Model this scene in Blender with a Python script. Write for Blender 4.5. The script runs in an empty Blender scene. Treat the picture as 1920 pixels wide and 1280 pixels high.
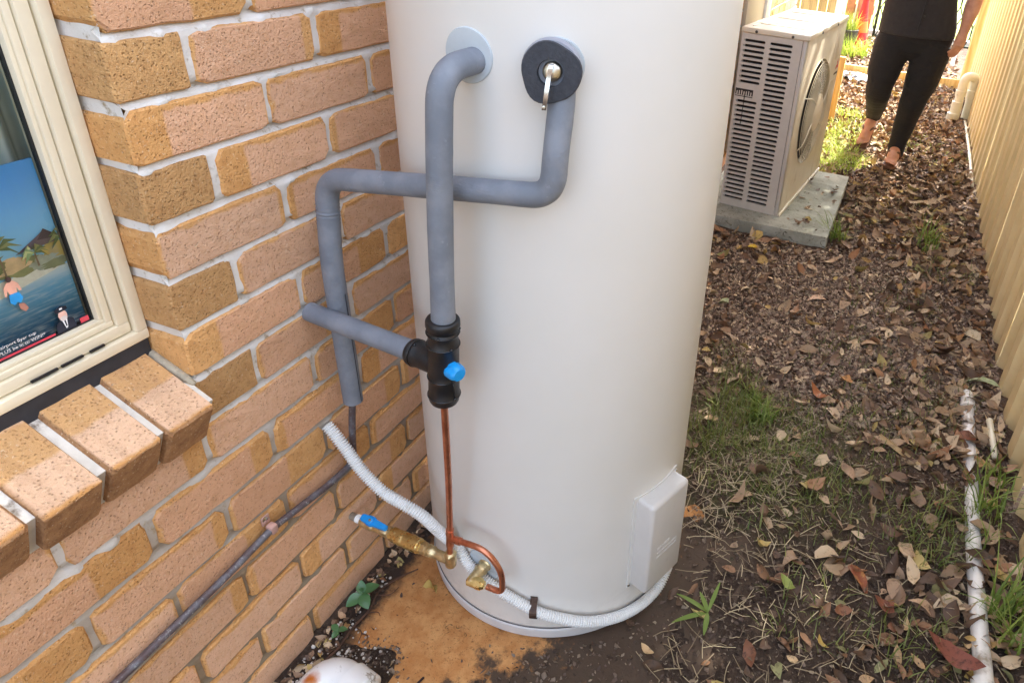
import bpy, bmesh, math, random
from mathutils import Vector, Matrix, noise, Quaternion
PI = math.pi
S = bpy.context.scene
COL = S.collection
# ------------------------------------------------------------------ camera
cam = bpy.data.objects.new('camera', bpy.data.cameras.new('camera'))
COL.objects.link(cam)
yaw, pitch, roll = 0.32170, 0.49455, 0.08062
d = Vector((-math.sin(yaw)*math.cos(pitch), math.cos(yaw)*math.cos(pitch), -math.sin(pitch)))
r = Vector((math.cos(yaw), math.sin(yaw), 0)); u = r.cross(d)
r2 = math.cos(roll)*r + math.sin(roll)*u; u2 = -math.sin(roll)*r + math.cos(roll)*u
M = Matrix((r2, u2, -d)).transposed().to_4x4()
M.translation = (0.9276, -0.6239, 1.4806)
cam.matrix_world = M
cam.data.sensor_width = 36; cam.data.lens = 1343.2*36/1920
cam.data.shift_x = (960-1200.4)/1920; cam.data.shift_y = (523.25-640)/1920
cam.data.clip_start = .02; cam.data.clip_end = 300
S.camera = cam
# ------------------------------------------------------------------ light
SUN = Vector((.30, .75, 1.10)).normalized()
W = bpy.data.worlds.new('World'); S.world = W; W.use_nodes = True
nt = W.node_tree; bg = nt.nodes['Background']
sky = nt.nodes.new('ShaderNodeTexSky'); sky.sky_type = 'NISHITA'; sky.sun_disc = False
sky.sun_elevation = math.asin(SUN.z); sky.sun_rotation = math.atan2(SUN.x, SUN.y)
sky.air_density = 1.0; sky.dust_density = 4.0; sky.ozone_density = 1.0
hs = nt.nodes.new('ShaderNodeHueSaturation'); hs.inputs['Saturation'].default_value = .72
nt.links.new(sky.outputs[0], hs.inputs['Color']); nt.links.new(hs.outputs[0], bg.inputs[0])
bg.inputs[1].default_value = 0.15
sl = bpy.data.lights.new('sun', 'SUN'); sl.energy = 2.0; sl.angle = math.radians(.5); sl.color = (1, .93, .80)
so = bpy.data.objects.new('sun', sl); COL.objects.link(so); so.rotation_euler = SUN.to_track_quat('Z', 'Y').to_euler()
S.view_settings.view_transform = 'Standard'; S.view_settings.look = 'None'
S.view_settings.gamma = 1; S.view_settings.use_curve_mapping = False
S.view_settings.exposure = 2.9
S.render.engine = 'CYCLES'
S.cycles.max_bounces = 7; S.cycles.diffuse_bounces = 4; S.cycles.transparent_max_bounces = 12
# ------------------------------------------------------------------ helpers
def srgb(r, g, b):
    f = lambda c: (c/255/12.92) if c/255 <= .04045 else ((c/255+.055)/1.055)**2.4
    return (f(r), f(g), f(b), 1)
def new_mat(name):
    m = bpy.data.materials.new(name); m.use_nodes = True
    return m, m.node_tree, m.node_tree.nodes['Principled BSDF']
def node(nt, typ, props=None, **inp):
    n = nt.nodes.new(typ)
    for k, v in (props or {}).items(): setattr(n, k, v)
    for k, v in inp.items():
        k2 = int(k[1:]) if k[0] == '_' else k
        s = n.inputs[k2]
        if isinstance(v, bpy.types.NodeSocket): nt.links.new(v, s)
        else: s.default_value = v
    return n
def math_(nt, op, a, b=0, c=0):
    return node(nt, 'ShaderNodeMath', {'operation': op}, _0=a, _1=b, _2=c).outputs[0]
def mix(nt, f, a, b, bt='MIX'):
    n = nt.nodes.new('ShaderNodeMix'); n.data_type = 'RGBA'; n.blend_type = bt
    for s, v in ((n.inputs[0], f), (n.inputs[6], a), (n.inputs[7], b)):
        if isinstance(v, bpy.types.NodeSocket): nt.links.new(v, s)
        else: s.default_value = v
    return n.outputs[2]
def noise_(nt, vec, scale, detail=3, rough=.55, dist=0):
    n = node(nt, 'ShaderNodeTexNoise', Scale=scale, Detail=detail, Roughness=rough, Distortion=dist)
    if vec is not None: nt.links.new(vec, n.inputs['Vector'])
    return n.outputs['Fac']
def ramp(nt, f, lo, hi, a=0., b=1.):
    n = node(nt, 'ShaderNodeMapRange', {'interpolation_type': 'SMOOTHSTEP'})
    nt.links.new(f, n.inputs[0]); n.inputs[1].default_value = lo; n.inputs[2].default_value = hi
    n.inputs[3].default_value = a; n.inputs[4].default_value = b
    return n.outputs[0]
def bump(nt, bs, h, strength=.3, dist=.002, prev=None):
    b = node(nt, 'ShaderNodeBump', Strength=strength, Distance=dist)
    nt.links.new(h, b.inputs['Height'])
    if prev is not None: nt.links.new(prev, b.inputs['Normal'])
    nt.links.new(b.outputs[0], bs.inputs['Normal']); return b.outputs[0]
def simple(name, col, rough=.5, metal=0, nscale=0, namp=.15, bscale=0, bstr=.2, bdist=.001, spec=.5, coat=0, dirt=None, dscale=8, dlo=.5, dhi=.7):
    m, nt, bs = new_mat(name)
    tc = node(nt, 'ShaderNodeTexCoord').outputs['Object']
    c = col
    if nscale:
        n = noise_(nt, tc, nscale, 5, .6)
        lo = tuple(x*(1-namp) for x in col[:3])+(1,); hi = tuple(min(1, x*(1+namp)) for x in col[:3])+(1,)
        c = mix(nt, ramp(nt, n, .3, .7), lo, hi)
    if dirt:
        c = mix(nt, ramp(nt, noise_(nt, tc, dscale, 6, .65), dlo, dhi), c if not isinstance(c, tuple) else c, dirt)
    if isinstance(c, tuple): bs.inputs['Base Color'].default_value = c
    else: nt.links.new(c, bs.inputs['Base Color'])
    bs.inputs['Roughness'].default_value = rough; bs.inputs['Metallic'].default_value = metal
    bs.inputs['Specular IOR Level'].default_value = spec; bs.inputs['Coat Weight'].default_value = coat
    if bscale: bump(nt, bs, noise_(nt, tc, bscale, 4, .6), bstr, bdist)
    return m
def link(name, me, mat=None, parent=None, smooth=False, loc=None):
    o = bpy.data.objects.new(name, me); COL.objects.link(o)
    if mat is not None:
        for m in (mat if isinstance(mat, (list, tuple)) else [mat]): me.materials.append(m)
    if parent is not None: o.parent = parent
    if smooth:
        for p in me.polygons: p.use_smooth = True
    if loc is not None: o.location = loc
    return o
def bmobj(name, bm, mat=None, parent=None, smooth=False, loc=None, ang=None):
    me = bpy.data.meshes.new(name); bmesh.ops.recalc_face_normals(bm, faces=bm.faces)
    bm.to_mesh(me); bm.free()
    o = link(name, me, mat, parent, smooth or ang is not None, loc)
    if ang is not None: me.set_sharp_from_angle(angle=math.radians(ang))
    return o
def pyobj(name, v, f, mat=None, parent=None, smooth=False, loc=None):
    me = bpy.data.meshes.new(name); me.from_pydata(v, [], f); me.update()
    return link(name, me, mat, parent, smooth, loc)
def tag(o, label=None, cat=None, group=None, kind=None):
    for k, v in (('label', label), ('category', cat), ('group', group), ('kind', kind)):
        if v: o[k] = v
    return o
def thing(name, label, cat, loc=(0, 0, 0), group=None):
    o = bpy.data.objects.new(name, None); COL.objects.link(o); o.location = loc; o.empty_display_size = .05
    return tag(o, label, cat, group)
def box(bm, lo, hi, bev=0, rot=None, seg=2):
    lo, hi = Vector(lo), Vector(hi); c = (lo+hi)/2; s = hi-lo
    m = Matrix.Translation(c) @ (rot.to_4x4() if rot else Matrix()) @ Matrix.Diagonal((s.x, s.y, s.z, 1))
    g = bmesh.ops.create_cube(bm, size=1, matrix=m)
    if bev:
        es = list({e for v in g['verts'] for e in v.link_edges})
        bmesh.ops.bevel(bm, geom=es, offset=bev, segments=seg, affect='EDGES', profile=.5)
def fillet(pts, rad, n=8):
    pts = [Vector(p) for p in pts]; out = [pts[0]]
    rads = rad if isinstance(rad, (list, tuple)) else [rad]*(len(pts)-2)
    for i in range(1, len(pts)-1):
        a, b, c = pts[i-1], pts[i], pts[i+1]
        da, dc = (a-b).normalized(), (c-b).normalized()
        t = min(rads[i-1], (a-b).length*.49, (c-b).length*.49)
        p, q = b+da*t, b+dc*t
        for k in range(n+1):
            s = k/n; out.append(p*(1-s)**2+b*2*s*(1-s)+q*s*s)
    out.append(pts[-1]); return out
def resample(pts, step):
    out = [pts[0].copy()]; acc = 0
    L = [0]
    for i in range(1, len(pts)): L.append(L[-1]+(pts[i]-pts[i-1]).length)
    n = max(2, int(L[-1]/step)); j = 0
    out = []
    for k in range(n+1):
        t = L[-1]*k/n
        while j < len(L)-2 and L[j+1] < t: j += 1
        f = (t-L[j])/max(1e-9, L[j+1]-L[j]); out.append(pts[j].lerp(pts[j+1], min(1, f)))
    return out
def spline(pts, n=8):
    pts = [Vector(p) for p in pts]; P = [2*pts[0]-pts[1]]+pts+[2*pts[-1]-pts[-2]]; out = []
    for i in range(1, len(P)-2):
        a, b, c, e = P[i-1:i+3]
        for k in range(n):
            t = k/n
            out.append(.5*((2*b)+(-a+c)*t+(2*a-5*b+4*c-e)*t*t+(-a+3*b-3*c+e)*t**3))
    out.append(pts[-1]); return out
def tube(bm, pts, rad, seg=14, cap=True, hollow=0, flat=None):
    pts = [Vector(p) for p in pts]; n = len(pts); T = []
    for i in range(n): T.append((pts[min(i+1, n-1)]-pts[max(i-1, 0)]).normalized())
    a = T[0].orthogonal().normalized(); rings = []
    for i in range(n):
        a = (a-T[i]*a.dot(T[i])).normalized(); b = T[i].cross(a)
        R = rad(i/(n-1)) if callable(rad) else (rad[i] if isinstance(rad, (list, tuple)) else rad)
        rings.append([bm.verts.new(pts[i]+(a*math.cos(2*PI*k/seg)+b*math.sin(2*PI*k/seg))*R) for k in range(seg)])
    for i in range(n-1):
        for k in range(seg):
            bm.faces.new((rings[i][k], rings[i][(k+1) % seg], rings[i+1][(k+1) % seg], rings[i+1][k]))
    if cap: bm.faces.new(rings[0][::-1]); bm.faces.new(rings[-1])
    return rings
def lathe(bm, prof, o, ax, seg=20, hexa=()):
    """profile [(distance along axis, radius)], origin o, axis ax; indices in hexa become six sided"""
    o, ax = Vector(o), Vector(ax).normalized(); a = ax.orthogonal().normalized(); b = ax.cross(a); rings = []
    for i, (t, R) in enumerate(prof):
        ring = []
        for k in range(seg):
            th = 2*PI*k/seg; rr = R
            if i in hexa:
                q = (th % (PI/3))-PI/6; rr = R*math.cos(PI/6)/math.cos(q)
            ring.append(bm.verts.new(o+ax*t+(a*math.cos(th)+b*math.sin(th))*rr))
        rings.append(ring)
    for i in range(len(rings)-1):
        for k in range(seg):
            bm.faces.new((rings[i][k], rings[i][(k+1) % seg], rings[i+1][(k+1) % seg], rings[i+1][k]))
    if prof[0][1] > 1e-5: bm.faces.new(rings[0][::-1])
    if prof[-1][1] > 1e-5: bm.faces.new(rings[-1])
    return rings
def nz(x, y, z, s): return noise.noise(Vector((x*s, y*s, z*s)))
def fr(x): return x-math.floor(x)
def text_mesh(s, size, depth=0):
    cu = bpy.data.curves.new('t', 'FONT'); cu.body = s; cu.size = size; cu.extrude = depth
    cu.align_x = 'LEFT'; cu.resolution_u = 2
    o = bpy.data.objects.new('t', cu); COL.objects.link(o)
    dg = bpy.context.evaluated_depsgraph_get(); me = bpy.data.meshes.new_from_object(o.evaluated_get(dg))
    bpy.data.objects.remove(o); return me
# ------------------------------------------------------------------ ground
PADX0, PADX1, PADY0, PADY1 = .058, .72, -.6, .74
def pad_in(x, y):
    e = .03*nz(x, y, 3, 9)+.02*nz(x, y, 8, 25)
    dx = min(x-PADX0, PADX1-x); dy = min(y-PADY0, PADY1-y)
    dd = min(dx, dy)+e
    k = math.hypot((x-.10)/.13, (y-.03)/.10)      # pocket of loose soil round the pvc elbow
    return min(dd, (k-1)*.1+e)
def gh(x, y):
    h = .012*nz(x, y, 0, 2.1)+.008*nz(x, y, 5, 7)+.004*nz(x, y, 9, 22)+.003*nz(x, y, 2, 60)
    p = pad_in(x, y)
    if p > -.02:
        t = min(1, max(0, (p+.02)/.05)); h = h*(1-t)+t*-.035
        if p < .03: h += .012*math.exp(-((p-.0)/.02)**2)
    if x > 1.40 and y < 4.5: h += .012*min(1, (x-1.40)/.08)
    h += .02*min(1, max(0, (y-4.3)/3))
    return h
def axis(segs):
    out = []
    for a, b, st in segs:
        n = max(1, round((b-a)/st)); out += [a+(b-a)*i/n for i in range(n)]
    out.append(segs[-1][1]); return out
xs = axis([(-60, -6, 18), (-6, -.1, 2), (-.1, 1.62, .014), (1.62, 6, 1.5), (6, 60, 18)])
ys = axis([(-60, -3, 15), (-3, -.6, .3), (-.6, 1.5, .014), (1.5, 4, .022), (4, 9.6, .05), (9.6, 14, 1), (14, 90, 19)])
v = [(x, y, gh(x, y) if -.1 <= x <= 1.62 and -1 < y < 9.7 else -.01) for y in ys for x in xs]
nx = len(xs); f = [(j*nx+i, j*nx+i+1, (j+1)*nx+i+1, (j+1)*nx+i) for j in range(len(ys)-1) for i in range(nx-1)]
m_soil, nt, bs = new_mat('soil')
tc = node(nt, 'ShaderNodeTexCoord').outputs['Object']
c = mix(nt, ramp(nt, noise_(nt, tc, 9, 6, .6), .35, .65), srgb(82, 62, 48), srgb(116, 94, 76))
c = mix(nt, ramp(nt, noise_(nt, tc, 90, 4, .7), .5, .66), c, srgb(134, 112, 94))
c = mix(nt, ramp(nt, noise_(nt, tc, 60, 4, .7), .58, .7), c, srgb(42, 32, 26))
nt.links.new(c, bs.inputs['Base Color']); bs.inputs['Roughness'].default_value = .95
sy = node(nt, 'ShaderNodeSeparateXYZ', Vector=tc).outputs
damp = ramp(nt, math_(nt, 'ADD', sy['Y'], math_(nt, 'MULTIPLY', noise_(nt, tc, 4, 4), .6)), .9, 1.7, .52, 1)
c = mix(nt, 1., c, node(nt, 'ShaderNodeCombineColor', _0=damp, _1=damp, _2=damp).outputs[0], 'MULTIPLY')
gm = math_(nt, 'MULTIPLY', ramp(nt, node(nt, 'ShaderNodeVectorMath', {'operation': 'DISTANCE'}, _0=tc, _1=(.74, 1.15, 0)).outputs['Value'], .15, .5, 1, 0), ramp(nt, noise_(nt, tc, 26, 6, .7), .42, .6))
c = mix(nt, math_(nt, 'MULTIPLY', gm, .8), c, srgb(84, 92, 44)); nt.links.new(c, bs.inputs['Base Color'])
bump(nt, bs, noise_(nt, tc, 90, 8, .75), 1., .016)
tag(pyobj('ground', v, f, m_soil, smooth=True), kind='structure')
# ochre concrete pad
m_pad, nt, bs = new_mat('ochre_concrete')
tc = node(nt, 'ShaderNodeTexCoord').outputs['Object']
sx = node(nt, 'ShaderNodeSeparateXYZ', Vector=tc)
c = mix(nt, ramp(nt, noise_(nt, tc, 24, 6, .65), .35, .68), srgb(184, 126, 70), srgb(206, 154, 96))
c = mix(nt, ramp(nt, noise_(nt, tc, 150, 4, .7), .55, .68), c, srgb(156, 106, 58))
edge = math_(nt, 'MULTIPLY_ADD', sx.outputs['X'], 1.25, math_(nt, 'MULTIPLY', sx.outputs['Y'], -.55))
dn = math_(nt, 'ADD', noise_(nt, tc, 13, 7, .68), ramp(nt, edge, .12, .62, -.12, .34))
c = mix(nt, ramp(nt, dn, .56, .70), c, srgb(78, 62, 48))
dn2 = noise_(nt, tc, 55, 6, .75, 1.5)
mo = math_(nt, 'MULTIPLY', ramp(nt, dn2, .56, .66), ramp(nt, noise_(nt, tc, 7, 3), .47, .6))
c = mix(nt, mo, c, srgb(58, 56, 34))
wl = ramp(nt, math_(nt, 'ADD', sx.outputs['X'], math_(nt, 'MULTIPLY', noise_(nt, tc, 30, 5, .7), .08)), .098, .140)
c = mix(nt, wl, srgb(60, 46, 36), c)
nt.links.new(c, bs.inputs['Base Color']); bs.inputs['Roughness'].default_value = .85
bump(nt, bs, noise_(nt, tc, 120, 6, .7), .5, .003)
v, f = [], []
N = 60
for j in range(N+1):
    for i in range(N+1):
        x = .05+.79*i/N; y = -.62+1.6*j/N
        v.append((x, y, -.004+.0025*nz(x, y, 1, 14)+.001*nz(x, y, 4, 50)))
f = [(j*(N+1)+i, j*(N+1)+i+1, (j+1)*(N+1)+i+1, (j+1)*(N+1)+i) for j in range(N) for i in range(N)]
tag(pyobj('concrete_pad', v, f, m_pad, smooth=True), kind='structure')
# ------------------------------------------------------------------ bricks
def brick_mat(name, kind):
    m, nt, bs = new_mat(name)
    at = node(nt, 'ShaderNodeAttribute', {'attribute_name': 'loc'}).outputs['Vector']
    ar = node(nt, 'ShaderNodeAttribute', {'attribute_name': 'rnd'}).outputs['Fac']
    oi = node(nt, 'ShaderNodeObjectInfo').outputs['Random']
    R = math_(nt, 'FRACT', math_(nt, 'ADD', ar, oi))
    R2 = math_(nt, 'FRACT', math_(nt, 'MULTIPLY', R, 7.31)); R3 = math_(nt, 'FRACT', math_(nt, 'MULTIPLY', R, 13.7))
    R4 = math_(nt, 'FRACT', math_(nt, 'MULTIPLY', R, 29.3))
    off = node(nt, 'ShaderNodeCombineXYZ', X=math_(nt, 'MULTIPLY', R, 9.), Y=math_(nt, 'MULTIPLY', R2, 5.), Z=math_(nt, 'MULTIPLY', R3, 7.))
    P = node(nt, 'ShaderNodeVectorMath', {'operation': 'ADD'}, _0=node(nt, 'ShaderNodeTexCoord').outputs['Object'] if kind == 'sill' else at, _1=off.outputs[0]).outputs[0]
    sp = node(nt, 'ShaderNodeSeparateXYZ', Vector=at)
    y, z, x = sp.outputs['Y'], sp.outputs['Z'], sp.outputs['X']
    wob = math_(nt, 'MULTIPLY', math_(nt, 'SUBTRACT', noise_(nt, P, 30, 4, .6), .5), .03)
    med = noise_(nt, P, 60, 5, .65)
    och = mix(nt, R3, srgb(218, 162, 100), srgb(232, 178, 116))
    och = mix(nt, ramp(nt, med, .38, .76, 0, .6), och, srgb(196, 136, 78))
    if kind == 'stretcher':
        pk = mix(nt, R4, srgb(228, 174, 134), srgb(230, 186, 152))
        pk = mix(nt, ramp(nt, med, .4, .78, 0, .6), pk, srgb(214, 162, 118))
        yc = math_(nt, 'MULTIPLY', math_(nt, 'SUBTRACT', R2, .5), .17)
        hw = math_(nt, 'MULTIPLY_ADD', R4, .06, .095)
        e = math_(nt, 'ADD', math_(nt, 'SUBTRACT', hw, math_(nt, 'ABSOLUTE', math_(nt, 'SUBTRACT', y, yc))), math_(nt, 'MULTIPLY', wob, .35))
        band = ramp(nt, e, -.002, .004)
        rim = ramp(nt, math_(nt, 'ADD', math_(nt, 'SUBTRACT', math_(nt, 'MULTIPLY_ADD', R3, .012, .0265), z), math_(nt, 'MULTIPLY', wob, .7)), -.002, .004)
        rim2 = ramp(nt, math_(nt, 'ADD', math_(nt, 'ADD', z, .042), math_(nt, 'MULTIPLY', wob, .6)), 0, .006)
        rim3 = ramp(nt, math_(nt, 'ADD', math_(nt, 'SUBTRACT', .114, math_(nt, 'ABSOLUTE', y)), math_(nt, 'MULTIPLY', wob, .9)), 0, .006)
        fx = ramp(nt, x, -.006, -.003)
        msk = math_(nt, 'MULTIPLY', math_(nt, 'MULTIPLY', band, rim), math_(nt, 'MULTIPLY', math_(nt, 'MULTIPLY', rim2, rim3), fx))
        c = mix(nt, msk, och, pk)
    elif kind == 'sill':
        pk = srgb(236, 194, 158)
        e = math_(nt, 'ADD', math_(nt, 'SUBTRACT', .033, math_(nt, 'ABSOLUTE', math_(nt, 'ADD', y, math_(nt, 'MULTIPLY_ADD', R2, .02, .005)))), math_(nt, 'MULTIPLY', wob, .6))
        band = ramp(nt, e, -.004, .004)
        c = mix(nt, band, pk, srgb(222, 172, 116))
        c = mix(nt, ramp(nt, med, .45, .8, 0, .5), c, srgb(208, 158, 118))
        rimf = ramp(nt, math_(nt, 'ADD', x, math_(nt, 'MULTIPLY', wob, .5)), -.012, -.004)
        c = mix(nt, rimf, c, srgb(218, 160, 98))
        c = mix(nt, ramp(nt, z, .0385, .0415), mix(nt, ramp(nt, med, .3, .7), srgb(186, 140, 96), srgb(158, 114, 78)), c)
    else:
        c = mix(nt, R4, srgb(222, 172, 114), srgb(208, 160, 106))
        c = mix(nt, ramp(nt, med, .38, .76, 0, .7), c, srgb(190, 140, 88))
    fine = noise_(nt, P, 520, 3, .7)
    vor = node(nt, 'ShaderNodeTexVoronoi', Vector=P, Scale=210.).outputs['Distance']
    c = mix(nt, math_(nt, 'MULTIPLY', math_(nt, 'MULTIPLY', ramp(nt, vor, .12, .32, 1, 0), ramp(nt, noise_(nt, P, 120, 2), .44, .58)), .5), c, srgb(128, 86, 54))
    c = mix(nt, math_(nt, 'MULTIPLY', ramp(nt, noise_(nt, P, 230, 3, .7), .60, .70), .6), c, srgb(240, 214, 180))
    tint = math_(nt, 'MULTIPLY_ADD', R2, .18, .90)
    c = mix(nt, 1., c, node(nt, 'ShaderNodeCombineColor', _0=tint, _1=tint, _2=tint).outputs[0], 'MULTIPLY')
    nt.links.new(c, bs.inputs['Base Color']); bs.inputs['Roughness'].default_value = .9
    bs.inputs['Specular IOR Level'].default_value = .25
    h = math_(nt, 'MULTIPLY_ADD', fine, .5, math_(nt, 'MULTIPLY', noise_(nt, P, 210, 3, .6), .7))
    h = math_(nt, 'ADD', h, math_(nt, 'MULTIPLY', ramp(nt, vor, .1, .4, 1, 0), -.5))
    bump(nt, bs, h, .85, .0045 if kind != 'header' else .007)
    return m
MB_S, MB_H, MB_SILL = brick_mat('flashed_brick', 'stretcher'), brick_mat('plain_brick_end', 'header'), brick_mat('sill_brick_face', 'sill')
def brick_data(rng, L, H, D, ch=.012, endface=False):
    """outline in y z, extruded along x; face at x=0. returns verts, faces"""
    a, b = L/2, H/2; pts = []
    c = [ch*rng.uniform(.25, 1.0) for _ in range(8)]
    J = lambda s=.0012: rng.uniform(-s, s)
    def edge(p, q, n):
        out = []
        for k in range(1, n+1):
            t = k/(n+1); out.append((p[0]+(q[0]-p[0])*t+J(), p[1]+(q[1]-p[1])*t+J()))
        return out
    nl = 4 if L > .15 else 2
    q = [(-a+c[0], -b), (a-c[1], -b), (a, -b+c[2]), (a, b-c[3]), (a-c[4], b), (-a+c[5], b), (-a, b-c[6]), (-a, -b+c[7])]
    for i in range(8):
        pts.append(q[i]); pts += edge(q[i], q[(i+1) % 8], [nl, 0, 1, 0, nl, 0, 1, 0][i])
    n = len(pts); V = []
    ins = rng.uniform(.002, .0045)
    for xx, s in ((-D, 0), (-ins*1.6, 0), (-.0012, ins)):
        for (py, pz) in pts:
            V.append((xx+(J(.0008) if xx > -D else 0), py-math.copysign(min(s, abs(py)), py)*(1 if abs(py) > a*.8 else .15), pz-math.copysign(s, pz)*(1 if abs(pz) > b*.6 else .2)))
    F = []
    for k in range(2):
        for i in range(n): F.append((k*n+i, k*n+(i+1) % n, (k+1)*n+(i+1) % n, (k+1)*n+i))
    V.append((J(.0006), 0, 0)); cix = len(V)-1
    for i in range(n): F.append((2*n+i, 2*n+(i+1) % n, cix))
    F.append(tuple(range(n))[::-1])
    return V, F
def brick_mesh(name, rng, L, H, D, mat, ch=.012):
    V, F = brick_data(rng, L, H, D, ch)
    me = bpy.data.meshes.new(name); me.from_pydata(V, [], F); me.update(); me.materials.append(mat)
    a = me.attributes.new('loc', 'FLOAT_VECTOR', 'POINT'); a.data.foreach_set('vector', [c for p in V for c in p])
    a = me.attributes.new('rnd', 'FLOAT', 'POINT'); a.data.foreach_set('value', [rng.random()]*len(V))
    return me
rng = random.Random(5)
STR = [brick_mesh('brick', rng, .229, .0755, .10, MB_S, .017) for _ in range(14)]
HED = [brick_mesh('brick', rng, .110, .076, .23, MB_H, .006) for _ in range(5)]
house = thing('brick_house', 'house side wall of orange brown brick with raked white mortar and a cream window', 'house')
# mortar sheets
m_mor, nt, bs = new_mat('mortar')
tc = node(nt, 'ShaderNodeTexCoord').outputs['Object']; sz = node(nt, 'ShaderNodeSeparateXYZ', Vector=tc).outputs['Z']
c = mix(nt, ramp(nt, noise_(nt, tc, 14, 5, .6), .3, .7), srgb(214, 208, 198), srgb(232, 228, 222))
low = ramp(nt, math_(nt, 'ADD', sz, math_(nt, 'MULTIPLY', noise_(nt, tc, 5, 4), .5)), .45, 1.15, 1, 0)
c = mix(nt, low, c, mix(nt, noise_(nt, tc, 30, 4), srgb(122, 104, 82), srgb(160, 144, 120)))  # lower mortar grimier, with joint shadow also put into its colour
c = mix(nt, ramp(nt, noise_(nt, tc, 45, 6, .7), .55, .72), c, srgb(158, 138, 106))
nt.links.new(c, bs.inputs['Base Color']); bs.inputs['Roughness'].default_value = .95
bump(nt, bs, noise_(nt, tc, 220, 5, .7), .6, .002)
v, f = [], []
SILLZ = .672
def grid_sheet(ys, zs, fn, skip=None):
    v, f = [], []; n = len(ys)
    for z in zs:
        for y in ys: v.append(fn(y, z))
    for j in range(len(zs)-1):
        for i in range(n-1):
            if skip and skip((ys[i]+ys[i+1])/2, (zs[j]+zs[j+1])/2): continue
            f.append((j*n+i, j*n+i+1, (j+1)*n+i+1, (j+1)*n+i))
    return v, f
def mx(y, z):
    q_ = (1.36-z)/.086; t_ = (z-(1.36-.086*round(q_)))/.006
    st = -.015*max(0, min(1, (t_+.15)/.9)) if abs(t_) < 1.6 else 0
    b = nz(y, z, 0, 26)*.5+nz(y, z, 7, 70)*.35+nz(y, z, 3, 9)*.3
    return -.0045-.004*max(0, min(1, (.75-z)/.4))+st+.0040*b+.022*max(0, nz(y, z, 11, 30)-.18)*math.exp(-(t_/1.5)**2)
WY = -.92
ysm = axis([(-2.4, -.5, .19), (-.5, .004, .009), (.004, 1.1, .008), (1.1, 5.6, .1)]); zsm = axis([(-.1, 1.45, .008), (1.45, 2.6, .2)])
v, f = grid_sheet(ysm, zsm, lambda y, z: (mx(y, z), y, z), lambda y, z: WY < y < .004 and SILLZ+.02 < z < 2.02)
n0 = len(v)
# reveal return on the window side
yv = axis([(-.11, -.006, .008)]); v2, f2 = grid_sheet(yv, axis([(SILLZ, 2.02, .008)]), lambda x, z: (x, .0065-.002*nz(x, z, 4, 40), z))
v += v2; f += [tuple(i+n0 for i in q) for q in f2]
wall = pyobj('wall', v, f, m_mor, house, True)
def place(me, x, y, z, rz=0., jig=.0012, par=wall, ry=0):
    o = bpy.data.objects.new('brick', me); COL.objects.link(o); o.parent = par
    o.location = (x+rng.uniform(-jig, jig), y+rng.uniform(-jig, jig), z+rng.uniform(-jig, jig)*.7)
    o.rotation_euler = (rng.uniform(-.006, .006), ry+rng.uniform(-.008, .008), rz+rng.uniform(-.008, .008)); return o
zc = lambda n: 1.36-.086*n+.043
stuffV, stuffF, stL, stR = [], [], [], []
def stuff_brick(L, y, z, D=.1):
    V, F = brick_data(rng, L, .076, D); o = len(stuffV); rr = rng.random()
    for p in V: stuffV.append((p[0], p[1]+y, p[2]+z)); stL.append(p); stR.append(rr)
    for q in F: stuffF.append(tuple(i+o for i in q))
nbr = 0
for n in range(-13, 17):
    odd = n % 2 != 0
    start = 0 if odd else .12
    zz = zc(n); k = -10
    while True:
        y0 = start+.24*k; k += 1
        if y0 > 5.5: break
        yc = y0+.115
        if y0+.23 < (-.75 if n > 8 else (-2.4)): continue
        if n <= 8 and yc > WY-.12 and y0 < -.001: continue      # window opening and sill
        if n <= 8 and not odd and y0 < .1: continue
        vis = 1 <= n+1 and yc < 1.35 and yc > -.75
        if vis: place(rng.choice(STR), 0, yc, zz); nbr += 1
        else: stuff_brick(.23, yc, zz)
    if n <= 8 and not odd:       # headers on the arris, long side into the reveal
        o = place(HED[(n*7) % 5], 0, .055, zz); nbr += 1
me = bpy.data.meshes.new('brick_courses'); me.from_pydata(stuffV, [], stuffF); me.update(); me.materials.append(MB_S)
a = me.attributes.new('loc', 'FLOAT_VECTOR', 'POINT'); a.data.foreach_set('vector', [c for p in stL for c in p])
a = me.attributes.new('rnd', 'FLOAT', 'POINT'); a.data.foreach_set('value', stR)
o = link('brick_courses', me, None, house); o['kind'] = 'stuff'
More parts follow.
